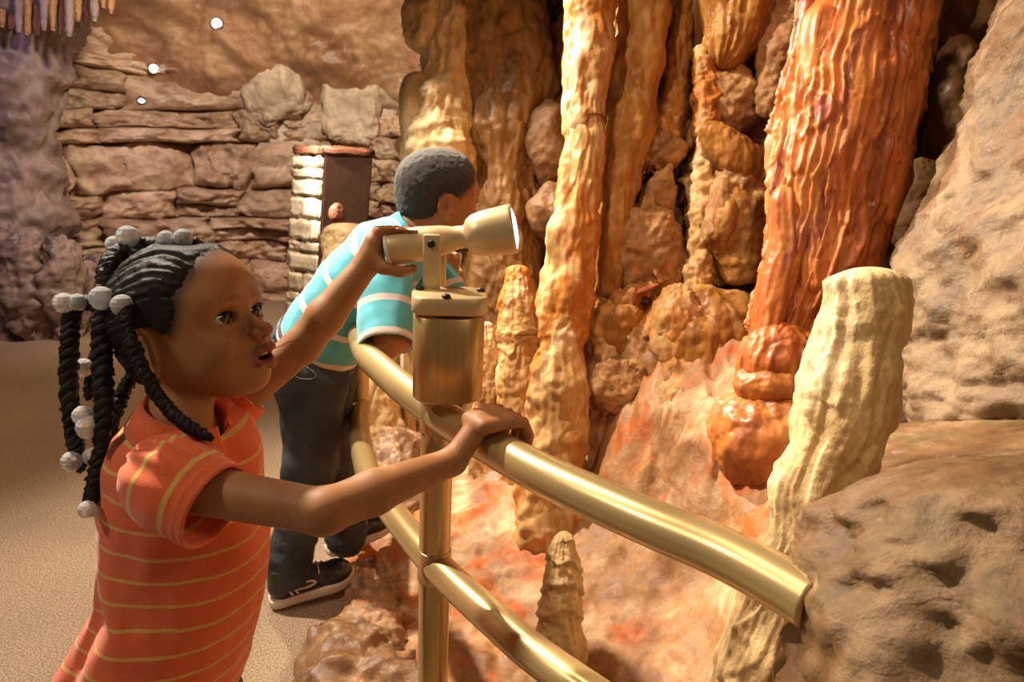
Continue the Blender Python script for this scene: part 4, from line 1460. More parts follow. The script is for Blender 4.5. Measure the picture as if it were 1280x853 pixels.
def girl_sdf(f):
    head_sdf(f, GH)
    f.cone(GH.w(-.016, 0, -.045), gN, .037, .036, .016)
    f.cone(GH.w(-.03, 0, -.05), gN + np.array([-.010, 0, .0]), .034, .034, .012)
    ch = gN + np.array([-.005, .01, -.11])
    f.cone(gN + np.array([0, 0, -.035]), ch, .040, .062, .03)
    f.cone(ch, gP, .066, .078, .03)
    for S_ in (gRS, gLS):
        f.cone(gN + np.array([0, 0, -.045]), S_, .030, .030, .02)
    # arms
    f.cone(gRS, gRE, .031, .0265, .02)
    f.cone(gRE, gRE + (gRW - gRE) * .35, .0265, .0275, .012)
    f.cone(gRE + (gRW - gRE) * .35, gRW, .0275, .0185, .01)
    f.cone(gLS, gLE, .031, .0275, .02)
    f.cone(gLE, gLE + (gLW - gLE) * .35, .0275, .0285, .012)
    f.cone(gLE + (gLW - gLE) * .35, gLW, .0285, .0195, .01)
    # right hand
    top = RR + .011
    f.cone(gRW, rh(-.022, .0, top + .004), .018, .0165, .010)
    for t in (-.025, -.0085, .008, .0235):
        f.cone(rh(-.030, t * .70, top + .004), rh(.010, t, top + .006), .0120, .0098, .0065)
        f.ell(rh(.011, t, top + .0085), .0098, None, .004)
    J = []
    for t, l in ((-.0275, .86), (-.0092, .98), (.0092, 1.02), (.0270, .96)):
        J.append([rh(.010, t, top + .006), rh(.034 * l, t * 1.10, top + .003), rh(.0490 * l, t * 1.08, top - .020), rh(.044 * l, t * 1.04, -.008)])
    fingers(f, J, [(.0088, .0079, .0072, .0064)] * 4, .0006)
    fingers(f, [[rh(-.020, .022, top), rh(-.004, .038, top - .001), rh(.014, .046, top - .010), rh(.030, .048, top - .026)]], [(.0125, .0095, .0084, .0070)])
    # left hand: palm behind the barrel end, fingers over the top, thumb below
    f.cone(gLW, lh(-.020, .004, .012), .0195, .0170, .010)
    for u in (-.016, -.002):
        f.cone(lh(-.026, .006 + u * .4, .006 + u), lh(-.002, -.002 + u * .5, .036 + u * .25), .0135, .0120, .010)
    J = []
    for i, (sd, l) in enumerate(((-.026, .88), (-.013, .97), (.000, 1.0), (.013, .92))):
        J.append([lh(-.006, sd * .8, .034 - abs(sd + .006) * .25), lh(.016 * l, sd * 1.25 - .002, .0385 - abs(sd) * .35), lh(.036 * l, sd * 1.4 - .002, .0365 - abs(sd) * .55), lh(.050 * l, sd * 1.45 - .002, .0325 - abs(sd) * .65)])
    fingers(f, J, [(.0100, .0088, .0078, .0066)] * 4, .0015)
    fingers(f, [[lh(-.026, .012, -.004), lh(-.012, .020, -.026), lh(.012, .014, -.037), lh(.032, .008, -.036)]], [(.0135, .0105, .0088, .0072)])
    # legs
    for sy, hipy in ((-1, -.05), (1, .05)):
        hip = gP + np.array([0.0, hipy, -.02])
        knee = np.array([G_BASE[0] - .01, G_BASE[1] + sy * .055, .245])
        ank = np.array([G_BASE[0] - .03, G_BASE[1] + sy * .06, .045])
        f.cone(hip, knee, .066, .044, .03)
        f.cone(knee, ank, .043, .028, .02)


HLZ = [-.080, -.055, -.035, -.012, .006, .03, .05, .07, .085, .1]
HLX = [-.055, -.040, -.018, .012, .027, .039, .051, .061, .062, .06]
M_SKIN_G = skin_mat('warm_brown_skin', None)
zc = gN[2] + .012
fb = Field((-.66, .64, .02), (.09, 1.14, GH.c[2] - .01 + .14), .0024)
girl_sdf(fb)
# head is meshed finer: drop the coarse head above the neck
zz = fb.lo[2] + np.arange(fb.n[2]) * fb.h
xx = fb.lo[0] + np.arange(fb.n[0]) * fb.h
dx = np.linalg.norm((np.stack(np.meshgrid(xx, zz, indexing='ij'), -1) - np.array([GH.c[0], GH.c[2]])), axis=-1)
hx, hy, hz = GH.c
fb.fnop(lambda x, y, z: np.maximum(np.maximum(zc - z, np.abs(x - hx) - .120), np.abs(y - hy) - .093), (hx - .13, hy - .10, zc), (hx + .13, hy + .10, zc + .4), 0, 'sub')
Vb, Fb = fb.mesh()
fh = Field((hx - .122, hy - .095, zc - .022), (hx + .122, hy + .095, hz + .13), .00135)
girl_sdf(fh)
fh.fnop(lambda x, y, z: z - (zc - .014) + 0 * x + 0 * y, (-9, -9, zc - .03), (9, 9, zc - .014), 0, 'sub')
Vh, Fh = fh.mesh()
Vb = relax(Vb, Fb, 2, .5)
Vh = face_relax(Vh, Fh, GH)
V = np.vstack([Vb, Vh])
Fc = np.vstack([Fb, Fh + len(Vb)])
lc = GH.l(V)
base = np.array([.385, .168, .062])
tint = np.tile(base, (len(V), 1))
lip = sstep(.0245, .0195, np.abs(lc[:, 1])) * sstep(.066, .070, lc[:, 0]) * sstep(.0125, .0095, np.abs(lc[:, 2] + .0555 - .0015 * (np.abs(lc[:, 1]) < .006)))
tint = tint * (1 - lip[:, None]) + np.array([.30, .095, .066]) * lip[:, None]
brow = np.exp(-((lc[:, 2] - (.0195 + .004 * (1 - ((np.abs(lc[:, 1]) - .030) / .018) ** 2))) / .0030) ** 2) * sstep(.010, .016, np.abs(lc[:, 1])) * sstep(.053, .042, np.abs(lc[:, 1])) * (lc[:, 0] > .03)
brow = brow * np.clip(.65 + .5 * fbm(lc, 260, 2, .5, 3), 0, 1)
tint = tint * (1 - .62 * brow[:, None]) + np.array([.035, .015, .008]) * .62 * brow[:, None]
mou = (np.abs(lc[:, 2] + .0552) < .0045) & (np.abs(lc[:, 1]) < .014) & (lc[:, 0] > .055) & (lc[:, 0] < .083)
tint[mou] = (.09, .02, .015)
xh_ = np.interp(lc[:, 2], HLZ, HLX)
sc_ = sstep(.020, -.006, lc[:, 0] - xh_) ** 1.5 * (lc[:, 2] > -.06) * (np.linalg.norm((lc - np.array([-.010, 0, -.018])) * np.array([1, 0, .8]), axis=1) > .026)
tint = tint * (1 - .8 * sc_[:, None]) + np.array([.018, .009, .006]) * .8 * sc_[:, None]
mesh_obj('body', V, Fc, M_SKIN_G, girl, attrs={'tint': tint})

# eyes, lashes, teeth, earring
m, nt, bs = new_mat('eye_surface')
at = nd(nt, 'ShaderNodeAttribute', attribute_name='tint')
nt.links.new(at.outputs['Color'], bs.inputs['Base Color'])
bs.inputs['Roughness'].default_value = .08
M_EYE = m
M_LASH = plain_mat('dark_lash', (.01, .006, .004), .6)
M_TOOTH = plain_mat('tooth_white', (.75, .68, .55), .25)
gaze = GH.R @ np.array([.93, -.06, .22])
gaze /= np.linalg.norm(gaze)
for sy in (1, -1):
    c = GH.w(.0540, sy * .0325, 0)
    V, L = sphere_mesh(c, .0174 * GH.s, 64, 48, np.array(Vector(gaze).to_track_quat('Z', 'Y').to_matrix()))
    ca = ((V - c) / (.0174 * GH.s)) @ gaze
    ang = np.degrees(np.arccos(np.clip(ca, -1, 1)))
    t = np.tile(np.array([.62, .54, .46]), (len(V), 1))
    t[ang < 37] = (.035, .014, .007)
    t[ang < 33] = (.075, .03, .012)
    t[ang < 16] = (.004, .003, .003)
    V = V + gaze * (.0012 * sstep(34, 10, ang))[:, None]
    mesh_obj('eye', V, L, M_EYE, girl, attrs={'tint': t})
    lp = []
    for tt in np.linspace(-1, 1, 15):
        Y = tt * .0182
        Z = .0094 * math.sqrt(max(0, 1 - tt * tt)) + .0008 * tt
        X = math.sqrt(max(1e-6, .0200 ** 2 - Y * Y - Z * Z)) + .0004
        lp.append(GH.w(.0540 + X + .0006, sy * (.0325 + Y), Z))
    V, L = tube_mesh(catmull(lp, 40), .0013, 8)
    ll = [(V, L)]
    for tt in np.linspace(-.9, .95, 16):
        i = int((tt + 1) / 2 * 14)
        a = np.array(lp[i])
        o = GH.R @ np.array([.0055, sy * tt * .0035, .0030])
        ll.append(tube_mesh(np.array([a, a + o * .6 + GH.R @ np.array([0, 0, -.0006]), a + o]), np.array([.00045, .0003, .0001]), 5))
    V, L = joinm(ll)
    mesh_obj('eyelashes', V, L, M_LASH, girl)
tt = []
for k in range(-2, 2):
    tt.append(box_mesh(GH.w(.0835 - .0008 * (k + .5) ** 2, (k + .5) * .0062, -.0520), np.array([.003, .0058, .0058]) * GH.s, GH.R, .0012))
V, L = joinm(tt)
mesh_obj('teeth', V, L, M_TOOTH, girl)
M_JEWEL = plain_mat('gold_earring', (.85, .55, .2), .18, 1.0)
ec = GH.w(-.014, -.0825, -.0600)
ring = [ec + GH.R @ (np.array([math.cos(a) * .0042, 0, math.sin(a) * .0085])) for a in np.linspace(0, 2 * math.pi, 33)]
V, L = tube_mesh(ring, .0013, 10, False)
mesh_obj('earring', V, L, M_JEWEL, girl)

# --- hair: scalp cap, braids and clear bead ties
m, nt, bs = new_mat('black_hair')
tc = nd(nt, 'ShaderNodeTexCoord')
n = nd(nt, 'ShaderNodeTexNoise', inp={'Scale': 320.0, 'Detail': 5.0, 'Roughness': .7})
nt.links.new(tc.outputs['Object'], n.inputs['Vector'])
r = ramp(nt, [(.35, (.004, .003, .002)), (.65, (.020, .013, .009))])
nt.links.new(n.outputs['Fac'], r.inputs[0])
nt.links.new(r.outputs[0], bs.inputs['Base Color'])
bs.inputs['Roughness'].default_value = .45
bs.inputs['Specular IOR Level'].default_value = .3
bp = nd(nt, 'ShaderNodeBump', inp={'Strength': .8, 'Distance': .002})
nt.links.new(n.outputs['Fac'], bp.inputs['Height'])
nt.links.new(bp.outputs[0], bs.inputs['Normal'])
M_HAIR = m
fh2 = Field((hx - .15, hy - .115, hz - .13), (hx + .13, hy + .115, hz + .135), .0019)
V, Fc = hair_cap(fh2, GH, HLZ, HLX, .0085, 5, .0035)
hair = mesh_obj('hair', relax(V, Fc, 1), Fc, M_HAIR, girl)


def braid(path, rad, turns, name='braid', parent=girl, nst=3, n=150):
    pts = catmull(path, n)
    T, N, B = frames(pts)
    t = np.linspace(0, 1, n)
    env = rad * (0.85 + .15 * np.sin(t * math.pi)) * sstep(1.06, .93, t)
    out = []
    for s in range(nst):
        a = t * turns * 2 * math.pi + s * 2 * math.pi / nst
        c = pts + (env * .52)[:, None] * (np.cos(a)[:, None] * N + np.sin(a)[:, None] * B)
        out.append(tube_mesh(c, env * .62 * (1 + .10 * np.sin(t * 140 + s)) + .0002, 12))
    V, L = joinm(out)
    V = V + .0022 * np.stack([fbm(V, 150, 3, .6, k) for k in range(3)], 1)
    return mesh_obj(name, V, L, M_HAIR, parent)


m, nt, bs = new_mat('clear_bead_plastic')
bs.inputs['Base Color'].default_value = (.96, .97, 1.0, 1)
bs.inputs['Roughness'].default_value = .04
bs.inputs['IOR'].default_value = 1.45
bs.inputs['Transmission Weight'].default_value = .55
M_BEAD = m


def bead(px, py, d, rpx, parent):
    c = P(px, py, d)
    V, L = sphere_mesh(c, rpx * d / F, 12, 8)
    return mesh_obj('hair_bead', V, L, M_BEAD, parent, smooth=False)


b1 = braid([P(150, 392, .935), P(118, 380, .93), P(94, 384, .925), P(88, 420, .92), P(86, 470, .915), P(90, 525, .91), P(97, 565, .905), P(101, 590, .90)], .0105, 9)
for a in ((80, 379, .91, 13), (97, 378, .915, 11), (90, 577, .895, 13), (114, 571, .905, 11)): bead(*a, b1)
b2 = braid([P(172, 322, .93), P(150, 316, .92), P(136, 335, .905), P(131, 370, .895), P(128, 410, .885), P(128, 460, .88), P(130, 510, .875), P(124, 562, .87)], .0118, 9)
for a in ((127, 373, .862, 15), (153, 382, .838, 14), (104, 520, .885, 13), (111, 535, .87, 15)): bead(*a, b2)
b3 = braid([P(175, 374, .86), P(158, 388, .835), P(163, 425, .83), P(180, 465, .83), P(203, 502, .835), P(230, 530, .83), P(266, 549, .835)], .0078, 10, nst=3)
b4 = braid([P(205, 318, .93), P(196, 306, .935), P(176, 306, .94), P(156, 312, .945), P(143, 345, .95), P(132, 400, .955), P(118, 460, .955), P(110, 500, .955)], .0095, 8)
for a in ((160, 296, .925, 14), (143, 306, .935, 11), (104, 460, .94, 12)): bead(*a, b4)
b5 = braid([P(250, 312, .93), P(235, 304, .925), P(215, 308, .93), P(190, 312, .95), P(165, 330, .97)], .011, 4)
for a in ((208, 299, .915, 11), (229, 298, .91, 12)): bead(*a, b5)
b6 = braid([P(165, 470, .95), P(150, 500, .93), P(128, 560, .90), P(116, 610, .885), P(112, 632, .88)], .009, 6)
for a in ((109, 637, .868, 11), (121, 640, .885, 8)): bead(*a, b6)
# flyaway hairs
rs = np.random.RandomState(3)
fl = []
for k in range(170):
    u = rs.uniform(-.6, 2.5)
    o = GH.w(-.02 + .075 * math.cos(u), rs.uniform(-.05, .05), .022 + .080 * math.sin(u))
    dr = GH.R @ np.array([math.cos(u) * .6 - .35, rs.normal() * .4, math.sin(u) * .5 + .1])
    l = rs.uniform(.008, .022)
    fl.append(tube_mesh(np.array([o, o + dr * l * .5 + rs.normal(size=3) * .002, o + dr * l + rs.normal(size=3) * .004]), np.array([.00022, .00018, .0001]), 4))
V, L = joinm(fl)
tag(mesh_obj('flyaway_hair', V, L, M_HAIR, girl), kind='stuff')

# --- polo shirt
m, nt, bs = new_mat('orange_striped_jersey')
at = nd(nt, 'ShaderNodeAttribute', attribute_name='stripe')
md = nd(nt, 'ShaderNodeMath', operation='FRACT')
nt.links.new(at.outputs['Fac'], md.inputs[0])
rr_ = ramp(nt, [(0.0, (0, 0, 0)), (0.425, (0, 0, 0)), (0.44, (1, 1, 1)), (0.56, (1, 1, 1)), (0.575, (0, 0, 0))])
nt.links.new(md.outputs[0], rr_.inputs[0])
tc = nd(nt, 'ShaderNodeTexCoord')
n = nd(nt, 'ShaderNodeTexNoise', inp={'Scale': 700.0, 'Detail': 2.0})
nt.links.new(tc.outputs['Object'], n.inputs['Vector'])
c = mixc(nt, rr_.outputs[0], (.84, .150, .042), (.80, .46, .115))
rv = ramp(nt, [(.35, (.88, .88, .88)), (.65, (1.1, 1.1, 1.1))])
nt.links.new(n.outputs['Fac'], rv.inputs[0])
c = mixc(nt, 1.0, c, rv.outputs[0], 'MULTIPLY')
nt.links.new(c, bs.inputs['Base Color'])
bs.inputs['Roughness'].default_value = .8
bs.inputs['Sheen Weight'].default_value = .3
bp = nd(nt, 'ShaderNodeBump', inp={'Strength': .25, 'Distance': .001})
nt.links.new(n.outputs['Fac'], bp.inputs['Height'])
nt.links.new(bp.outputs[0], bs.inputs['Normal'])
M_POLO = m

rows = [  # px centre, y, front-back radius, side radius
    (228, 514, .054, .060), (231, 534, .080, .100), (232, 562, .100, .112), (231, 610, .106, .116), (236, 670, .109, .116), (232, 730, .113, .118),
    (210, 790, .123, .126), (187, 853, .137, .138), (160, 930, .152, .150), (142, 1000, .160, .156)]
RW = np.array([np.concatenate([PY(a, b, .888), [e, g]]) for a, b, e, g in rows])
RW = RW[np.argsort(RW[:, 2])]
TY = math.radians(-6)
slh = P(270, 634, .822)                                     # right sleeve hem centre
sld = slh - gRS
sld /= np.linalg.norm(sld)
sll = gLS + (gLE - gLS) * .22
sld2 = (gLE - gLS) / np.linalg.norm(gLE - gLS)


def torso(x, y, z):
    zz = z.ravel()
    g = [np.interp(zz, RW[:, 2], RW[:, k])[None, None, :] for k in (0, 1, 3, 4)]
    dx, dy = x - g[0], y - g[1]
    X = dx * math.cos(TY) + dy * math.sin(TY)
    Y = -dx * math.sin(TY) + dy * math.cos(TY)
    k0 = np.sqrt((X / g[2]) ** 2 + (Y / g[3]) ** 2) + 1e-6
    d = (k0 - 1) * np.minimum(g[2], g[3]) * .9
    return np.maximum(d, (z - RW[-1, 2]) * .6)


def field_pts(f, band=.03):
    m_ = np.abs(f.D) < band
    ii = np.argwhere(m_)
    return m_, np.stack([f.lo[k] + ii[:, k] * f.h for k in range(3)], 1)


fs = Field((-.80, .66, .26), (-.20, 1.12, .86), .0026)
fs.fnop(torso, (RW[:, 0].min() - .16, RW[:, 1].min() - .16, RW[0, 2]), (RW[:, 0].max() + .16, RW[:, 1].max() + .16, RW[-1, 2]), 0)
fs.cone(gN + np.array([0, 0, -.040]), gRS + np.array([-.004, .015, .010]), .038, .042, .03)
fs.cone(gN + np.array([0, 0, -.040]), gLS + np.array([-.01, -.01, -.012]), .038, .036, .03)
m_, pp = field_pts(fs)
lowf = sstep(.72, .46, pp[:, 2])
fo = .010 * fbm(pp * np.array([1, 1, .30]), 9, 2, .5, 71) * lowf + .0026 * fbm(pp * np.array([1, 1, .8]), 20, 2, .5, 72)
# one deep hanging fold at the back of the waist
fa = np.arctan2(pp[:, 1] - .888, pp[:, 0] - np.interp(pp[:, 2], RW[:, 2], RW[:, 0]))
fo = fo + .012 * sstep(.58, .44, pp[:, 2]) * np.exp(-((fa + 2.35) / .16) ** 2)
fs.D[m_] += fo.astype(np.float32)
fs.D = np.maximum(fs.D, -(fs.D + .0065))
fs.cone(gN + np.array([.008, 0, -.016]), gN + np.array([.0, 0, .2]), .048, .075, .004, 'sub')
for A_, d_ in ((gRS, sld), (gLS, sld2)):                        # armholes
    fs.cone(A_ + d_ * .004, A_ + d_ * .10, .030, .030, .003, 'sub')
fs.fnop(lambda x, y, z: (z - .31) + 0 * x + 0 * y, (-9, -9, .2), (9, 9, .31), 0, 'sub')
V, Fc = fs.mesh()
V = relax(V, Fc, 2, .5)
st = (V[:, 2] + .06 * (V[:, 0] + .45) + .004 * fbm(V, 8, 2, .5, 5)) / .0365 + .15
shirt = mesh_obj('polo_shirt', V, Fc, M_POLO, girl, attrs={'stripe': st})
M_ORANGE = plain_mat('orange_jersey', (.84, .150, .042), .8, bump=.2, bscale=700, sheen=.3)


def sleeve(S_, hem, d_, r0, r1, seed, puff):
    f = Field(np.minimum(S_, hem) - .10, np.maximum(S_, hem) + .10, .0024)
    f.cone(S_ + d_ * -.004 + UPV * .002, hem + d_ * .04, r0, r1)
    f.ell(S_ + d_ * .012 + UPV * .006, r0 * 1.04, None, .02)
    m_, pp = field_pts(f)
    sv = (pp - S_) @ d_
    rr = pp - S_ - sv[:, None] * d_
    aa = np.cross(d_, UPV)
    aa /= np.linalg.norm(aa)
    an = np.arctan2(rr @ aa, rr @ np.cross(aa, d_))
    fo = puff * np.sin(an * 15 + 2 * np.sin(an * 3)) * sstep(.055, .0, sv) * sstep(1.5, .6, np.abs(an)) + .003 * fbm(pp, 18, 2, .5, seed)
    L_ = (hem - S_) @ d_
    fo = fo - .0016 * np.exp(-((sv - L_ + .014) / .002) ** 2)
    f.D[m_] += fo.astype(np.float32)
    f.D = np.maximum(f.D, -(f.D + .0055))
    f.fnop(lambda x, y, z: -((x - hem[0]) * d_[0] + (y - hem[1]) * d_[1] + (z - hem[2]) * d_[2]), (-9,) * 3, (9,) * 3, 0, 'sub')
    V, Fc = f.mesh()
    V = relax(V, Fc, 2, .5)
    sv = (V - S_) @ d_
    return mesh_obj('sleeve', V, Fc, M_POLO, shirt, attrs={'stripe': (sv + .10 * (V[:, 2] - S_[2]) * 0) / .046 + .70})


sleeve(gRS, slh, sld, .053, .057, 3, .0035)
sleeve(gLS, sll, sld2, .040, .042, 4, .002)
# side seam
sm = []
for z in np.linspace(.40, .66, 60):
    g = [np.interp(z, RW[:, 2], RW[:, k]) for k in (0, 1, 3, 4)]
    sm.append((g[0] + .006, g[1] - g[3] - .0005, z))


# collar: folded band round the neck
cr = []
CR = np.array(Matrix.Rotation(math.radians(14), 3, 'Y'))
for th in np.linspace(math.radians(16), math.radians(344), 70):
    o = np.array([math.cos(th), math.sin(th), 0])
    fr = .5 + .5 * math.cos(th)
    prof_ = [(.050, -.022), (.049, .004), (.049, .020 - .010 * fr), (.052, .022 - .010 * fr), (.058, .012 - .010 * fr), (.066 + .012 * fr, -.014 - .012 * fr), (.063 + .012 * fr, -.016 - .012 * fr)]
    cr.append([gN + np.array([.004, 0, -.004]) + CR @ (np.array([o[0] * q * 1.02, o[1] * q * 1.08, z])) for q, z in prof_])
cr = np.array(cr)
nv_, nu_ = cr.shape[:2]
me_c = mesh_obj('collar', cr.reshape(-1, 3), grid_faces(nu_, nv_), M_ORANGE, shirt)
md_ = me_c.modifiers.new('thick', 'SOLIDIFY')
md_.thickness = .003
# trousers and shoes below the hem
M_DENIM_G = plain_mat('blue_denim', (.05, .075, .13), .85, bump=.3, bscale=500, var=.2)
ft = Field((-.72, .70, .02), (-.30, 1.10, .50), .0036)
for sy, hipy in ((-1, -.05), (1, .05)):
    hip = gP + np.array([0.0, hipy, -.02])
    knee = np.array([G_BASE[0] - .01, G_BASE[1] + sy * .055, .245])
    ank = np.array([G_BASE[0] - .03, G_BASE[1] + sy * .06, .055])
    ft.cone(hip, knee, .080, .058, .03)
    ft.cone(knee, ank, .058, .050, .02)
ft.cone(gP + np.array([0, -.04, .0]), gP + np.array([0, .04, .0]), .085, .085, .03)
V, Fc = ft.mesh()
mesh_obj('trousers', V, Fc, M_DENIM_G, girl)
for sy in (-1, 1):
    a = np.array([G_BASE[0] - .045, G_BASE[1] + sy * .06, .03])
    f = Field(a - .09, a + np.array([.19, .09, .07]), .003)
    f.cone(a, a + np.array([.09, 0, -.004]), .030, .027, .01)
    f.cone(a, a + np.array([0, 0, .035]), .030, .030, .01)
    f.fnop(lambda x, y, z: (z - .001) + 0 * x + 0 * y, (-9, -9, -9), (9, 9, .001), 0, 'sub')
    V, Fc = f.mesh()
    mesh_obj('shoe', V, Fc, plain_mat('white_shoe', (.6, .55, .5), .6), girl)

# ------------------------------------------------------------------ the boy
BO = np.array([-0.47, 1.64, 0.0])
boy = empty('person', BO, 'boy in turquoise striped shirt and dark jeans bending over the railing', 'person')
BH = HeadF(P(550, 246, 1.62), rot_frame(34, -8, 4), 1.05)
bHip = PY(398, 432, 1.66)
bNk = P(515, 292, 1.60)
bax = bNk - bHip
blng = np.linalg.norm(bax)
bax = bax / blng
blat = np.cross(UPV, bax)
blat /= np.linalg.norm(blat)                                 # towards his left, away from the camera
bdor = np.cross(bax, blat)                                   # his back
bRS = bHip + bax * blng * .86 - blat * .115 - bdor * .02
bLS = bHip + bax * blng * .86 + blat * .125 - bdor * .02
rq = PZ(482, 462, ZU)
bRE = P(484, 430, 1.43)
bRW = P(552, 398, 1.56)
bLE = bLS + np.array([.10, -.06, -.17])
bLW = bLE + np.array([-.02, .02, .10])
legs = {}
for nm, hip, knee, ank in (('r', PY(392, 452, 1.585), PY(388, 580, 1.58), np.array([-.545, 1.545, .105])),
                           ('l', PY(402, 450, 1.72), PY(410, 575, 1.72), np.array([-.440, 1.690, .135]))):
    legs[nm] = (hip, knee, ank)


def boy_sdf(f):
    head_sdf(f, BH, False)
    f.cone(BH.w(-.022, 0, -.045), bNk - bax * .02, .042, .045, .02)
    f.cone(bNk - bax * .03, bHip, .06, .062, .03)
    for S_, E_, W_ in ((bRS, bRE, bRW), (bLS, bLE, bLW)):
        f.cone(bNk - bax * .04, S_, .04, .036, .02)
        f.cone(S_, E_, .036, .031, .02)
        f.cone(E_, W_, .030, .021, .012)
        d = (W_ - E_) / np.linalg.norm(W_ - E_)
        sdv = np.cross(d, UPV)
        sdv /= np.linalg.norm(sdv)
        pm = W_ + d * .035
        for t in (-.016, 0, .016):
            f.cone(W_ + sdv * t * .6, pm + d * .015 + sdv * t * 1.3, .015, .012, .010)
        J = []
        for t, l in ((-.028, .85), (-.0095, 1.0), (.0095, 1.0), (.028, .9)):
            J.append([pm + d * .012 + sdv * t, pm + d * (.012 + .024 * l) + sdv * t * 1.05 - UPV * .004, pm + d * (.012 + .042 * l) + sdv * t * 1.05 - UPV * .018, pm + d * (.012 + .046 * l) + sdv * t - UPV * .034])
        fingers(f, J, [(.0105, .0092, .0082, .007)] * 4, .0015)
        tt_ = -1 if S_ is bLS else 1
        fingers(f, [[W_ + sdv * tt_ * -.014, W_ + d * .02 + sdv * tt_ * -.034 - UPV * .008, W_ + d * .042 + sdv * tt_ * -.040 - UPV * .020]], [(.013, .0105, .0082)])
    for nm in legs:
        h, k, a = legs[nm]
        f.cone(bHip - bax * .02, h + (k - h) * .3, .055, .052, .02)
        f.cone(h + (k - h) * .3, k, .052, .05, .02)
        f.cone(k, a, .05, .032, .02)


hx, hy, hz = BH.c
fb = Field((-.80, 1.30, .05), (.12, 2.02, hz + .14), .0034)
boy_sdf(fb)
zc = hz - .075
fb.fnop(lambda x, y, z: np.sqrt((x - hx) ** 2 + (y - hy) ** 2 + (z - hz) ** 2) - .118, BH.c - .12, BH.c + .12, 0, 'sub')
Vb, Fb = fb.mesh()
fh = Field(BH.c - .13, BH.c + .13, .0021)
boy_sdf(fh)
fh.fnop(lambda x, y, z: np.sqrt((x - hx) ** 2 + (y - hy) ** 2 + (z - hz) ** 2) - .126, BH.c - .4, BH.c + .4, 0, 'max')
Vh, Fh = fh.mesh()
Vb = relax(Vb, Fb, 2)
Vh = relax(Vh, Fh, 1)
V = np.vstack([Vb, Vh])
Fc = np.vstack([Fb, Fh + len(Vb)])
lc = BH.l(V)
BLZ = [-.085, -.06, -.045, -.03, -.012, .004, .025, .045, .065, .1]
BLX = [-.090, -.075, -.045, -.022, .000, .012, .028, .048, .058, .058]
tint = np.tile(np.array([.38, .168, .066]), (len(V), 1))
sc_ = sstep(.014, -.008, lc[:, 0] - np.interp(lc[:, 2], BLZ, BLX)) * (np.linalg.norm(lc, axis=1) < .14) * (lc[:, 2] > -.08) * (np.linalg.norm((lc - np.array([-.012, 0, -.02])) * np.array([1, 0, .8]), axis=1) > .028)
tint = tint * (1 - .75 * sc_[:, None]) + np.array([.03, .016, .010]) * .75 * sc_[:, None]
mesh_obj('body', V, Fc, skin_mat('brown_skin', None), boy, attrs={'tint': tint})
for sy in (1, -1):
    c = BH.w(.0560, sy * .031, 0)
    V, L = sphere_mesh(c, .0152 * BH.s, 32, 24)
    ang = np.degrees(np.arccos(np.clip(((V - c) / (.0152 * BH.s)) @ (BH.R @ np.array([1, 0, 0])), -1, 1)))
    t = np.tile(np.array([.62, .54, .46]), (len(V), 1))
    t[ang < 35] = (.05, .02, .01)
    mesh_obj('eye', V, L, M_EYE, boy, attrs={'tint': t})
fh2 = Field(BH.c - .135, BH.c + .135, .0023)
m, nt, bs = new_mat('cropped_hair')
tc = nd(nt, 'ShaderNodeTexCoord')
n = nd(nt, 'ShaderNodeTexNoise', inp={'Scale': 420.0, 'Detail': 4.0, 'Roughness': .7})
nt.links.new(tc.outputs['Object'], n.inputs['Vector'])
r = ramp(nt, [(.35, (.008, .006, .004)), (.65, (.045, .030, .020))])
nt.links.new(n.outputs['Fac'], r.inputs[0])
nt.links.new(r.outputs[0], bs.inputs['Base Color'])
bs.inputs['Roughness'].default_value = .8
bs.inputs['Sheen Weight'].default_value = .15
bp = nd(nt, 'ShaderNodeBump', inp={'Strength': 1.0, 'Distance': .002})
nt.links.new(n.outputs['Fac'], bp.inputs['Height'])
nt.links.new(bp.outputs[0], bs.inputs['Normal'])
V, Fc = hair_cap(fh2, BH, BLZ, BLX, .0042, 9)
mesh_obj('hair', V, Fc, m, boy)

# --- shirt
def stripe_mat(name, ca, cb, lo, hi):
    m, nt, bs = new_mat(name)
    at = nd(nt, 'ShaderNodeAttribute', attribute_name='stripe')
    md = nd(nt, 'ShaderNodeMath', operation='FRACT')
    nt.links.new(at.outputs['Fac'], md.inputs[0])
    q = ramp(nt, [(0, (0, 0, 0)), (lo - .012, (0, 0, 0)), (lo, (1, 1, 1)), (hi, (1, 1, 1)), (hi + .012, (0, 0, 0))])
    nt.links.new(md.outputs[0], q.inputs[0])
    tc = nd(nt, 'ShaderNodeTexCoord')
    n = nd(nt, 'ShaderNodeTexNoise', inp={'Scale': 600.0, 'Detail': 2.0})
    nt.links.new(tc.outputs['Object'], n.inputs['Vector'])
    rv = ramp(nt, [(.35, (.9, .9, .9)), (.65, (1.08, 1.08, 1.08))])
    nt.links.new(n.outputs['Fac'], rv.inputs[0])
    c = mixc(nt, 1.0, mixc(nt, q.outputs[0], ca, cb), rv.outputs[0], 'MULTIPLY')
    nt.links.new(c, bs.inputs['Base Color'])
    bs.inputs['Roughness'].default_value = .85
    bs.inputs['Sheen Weight'].default_value = .2
    return m


M_TURQ = stripe_mat('turquoise_striped_jersey', (.085, .44, .55), (.74, .64, .62), .40, .58)
f = Field((-.78, 1.34, .58), (-.05, 2.0, 1.12), .0034)


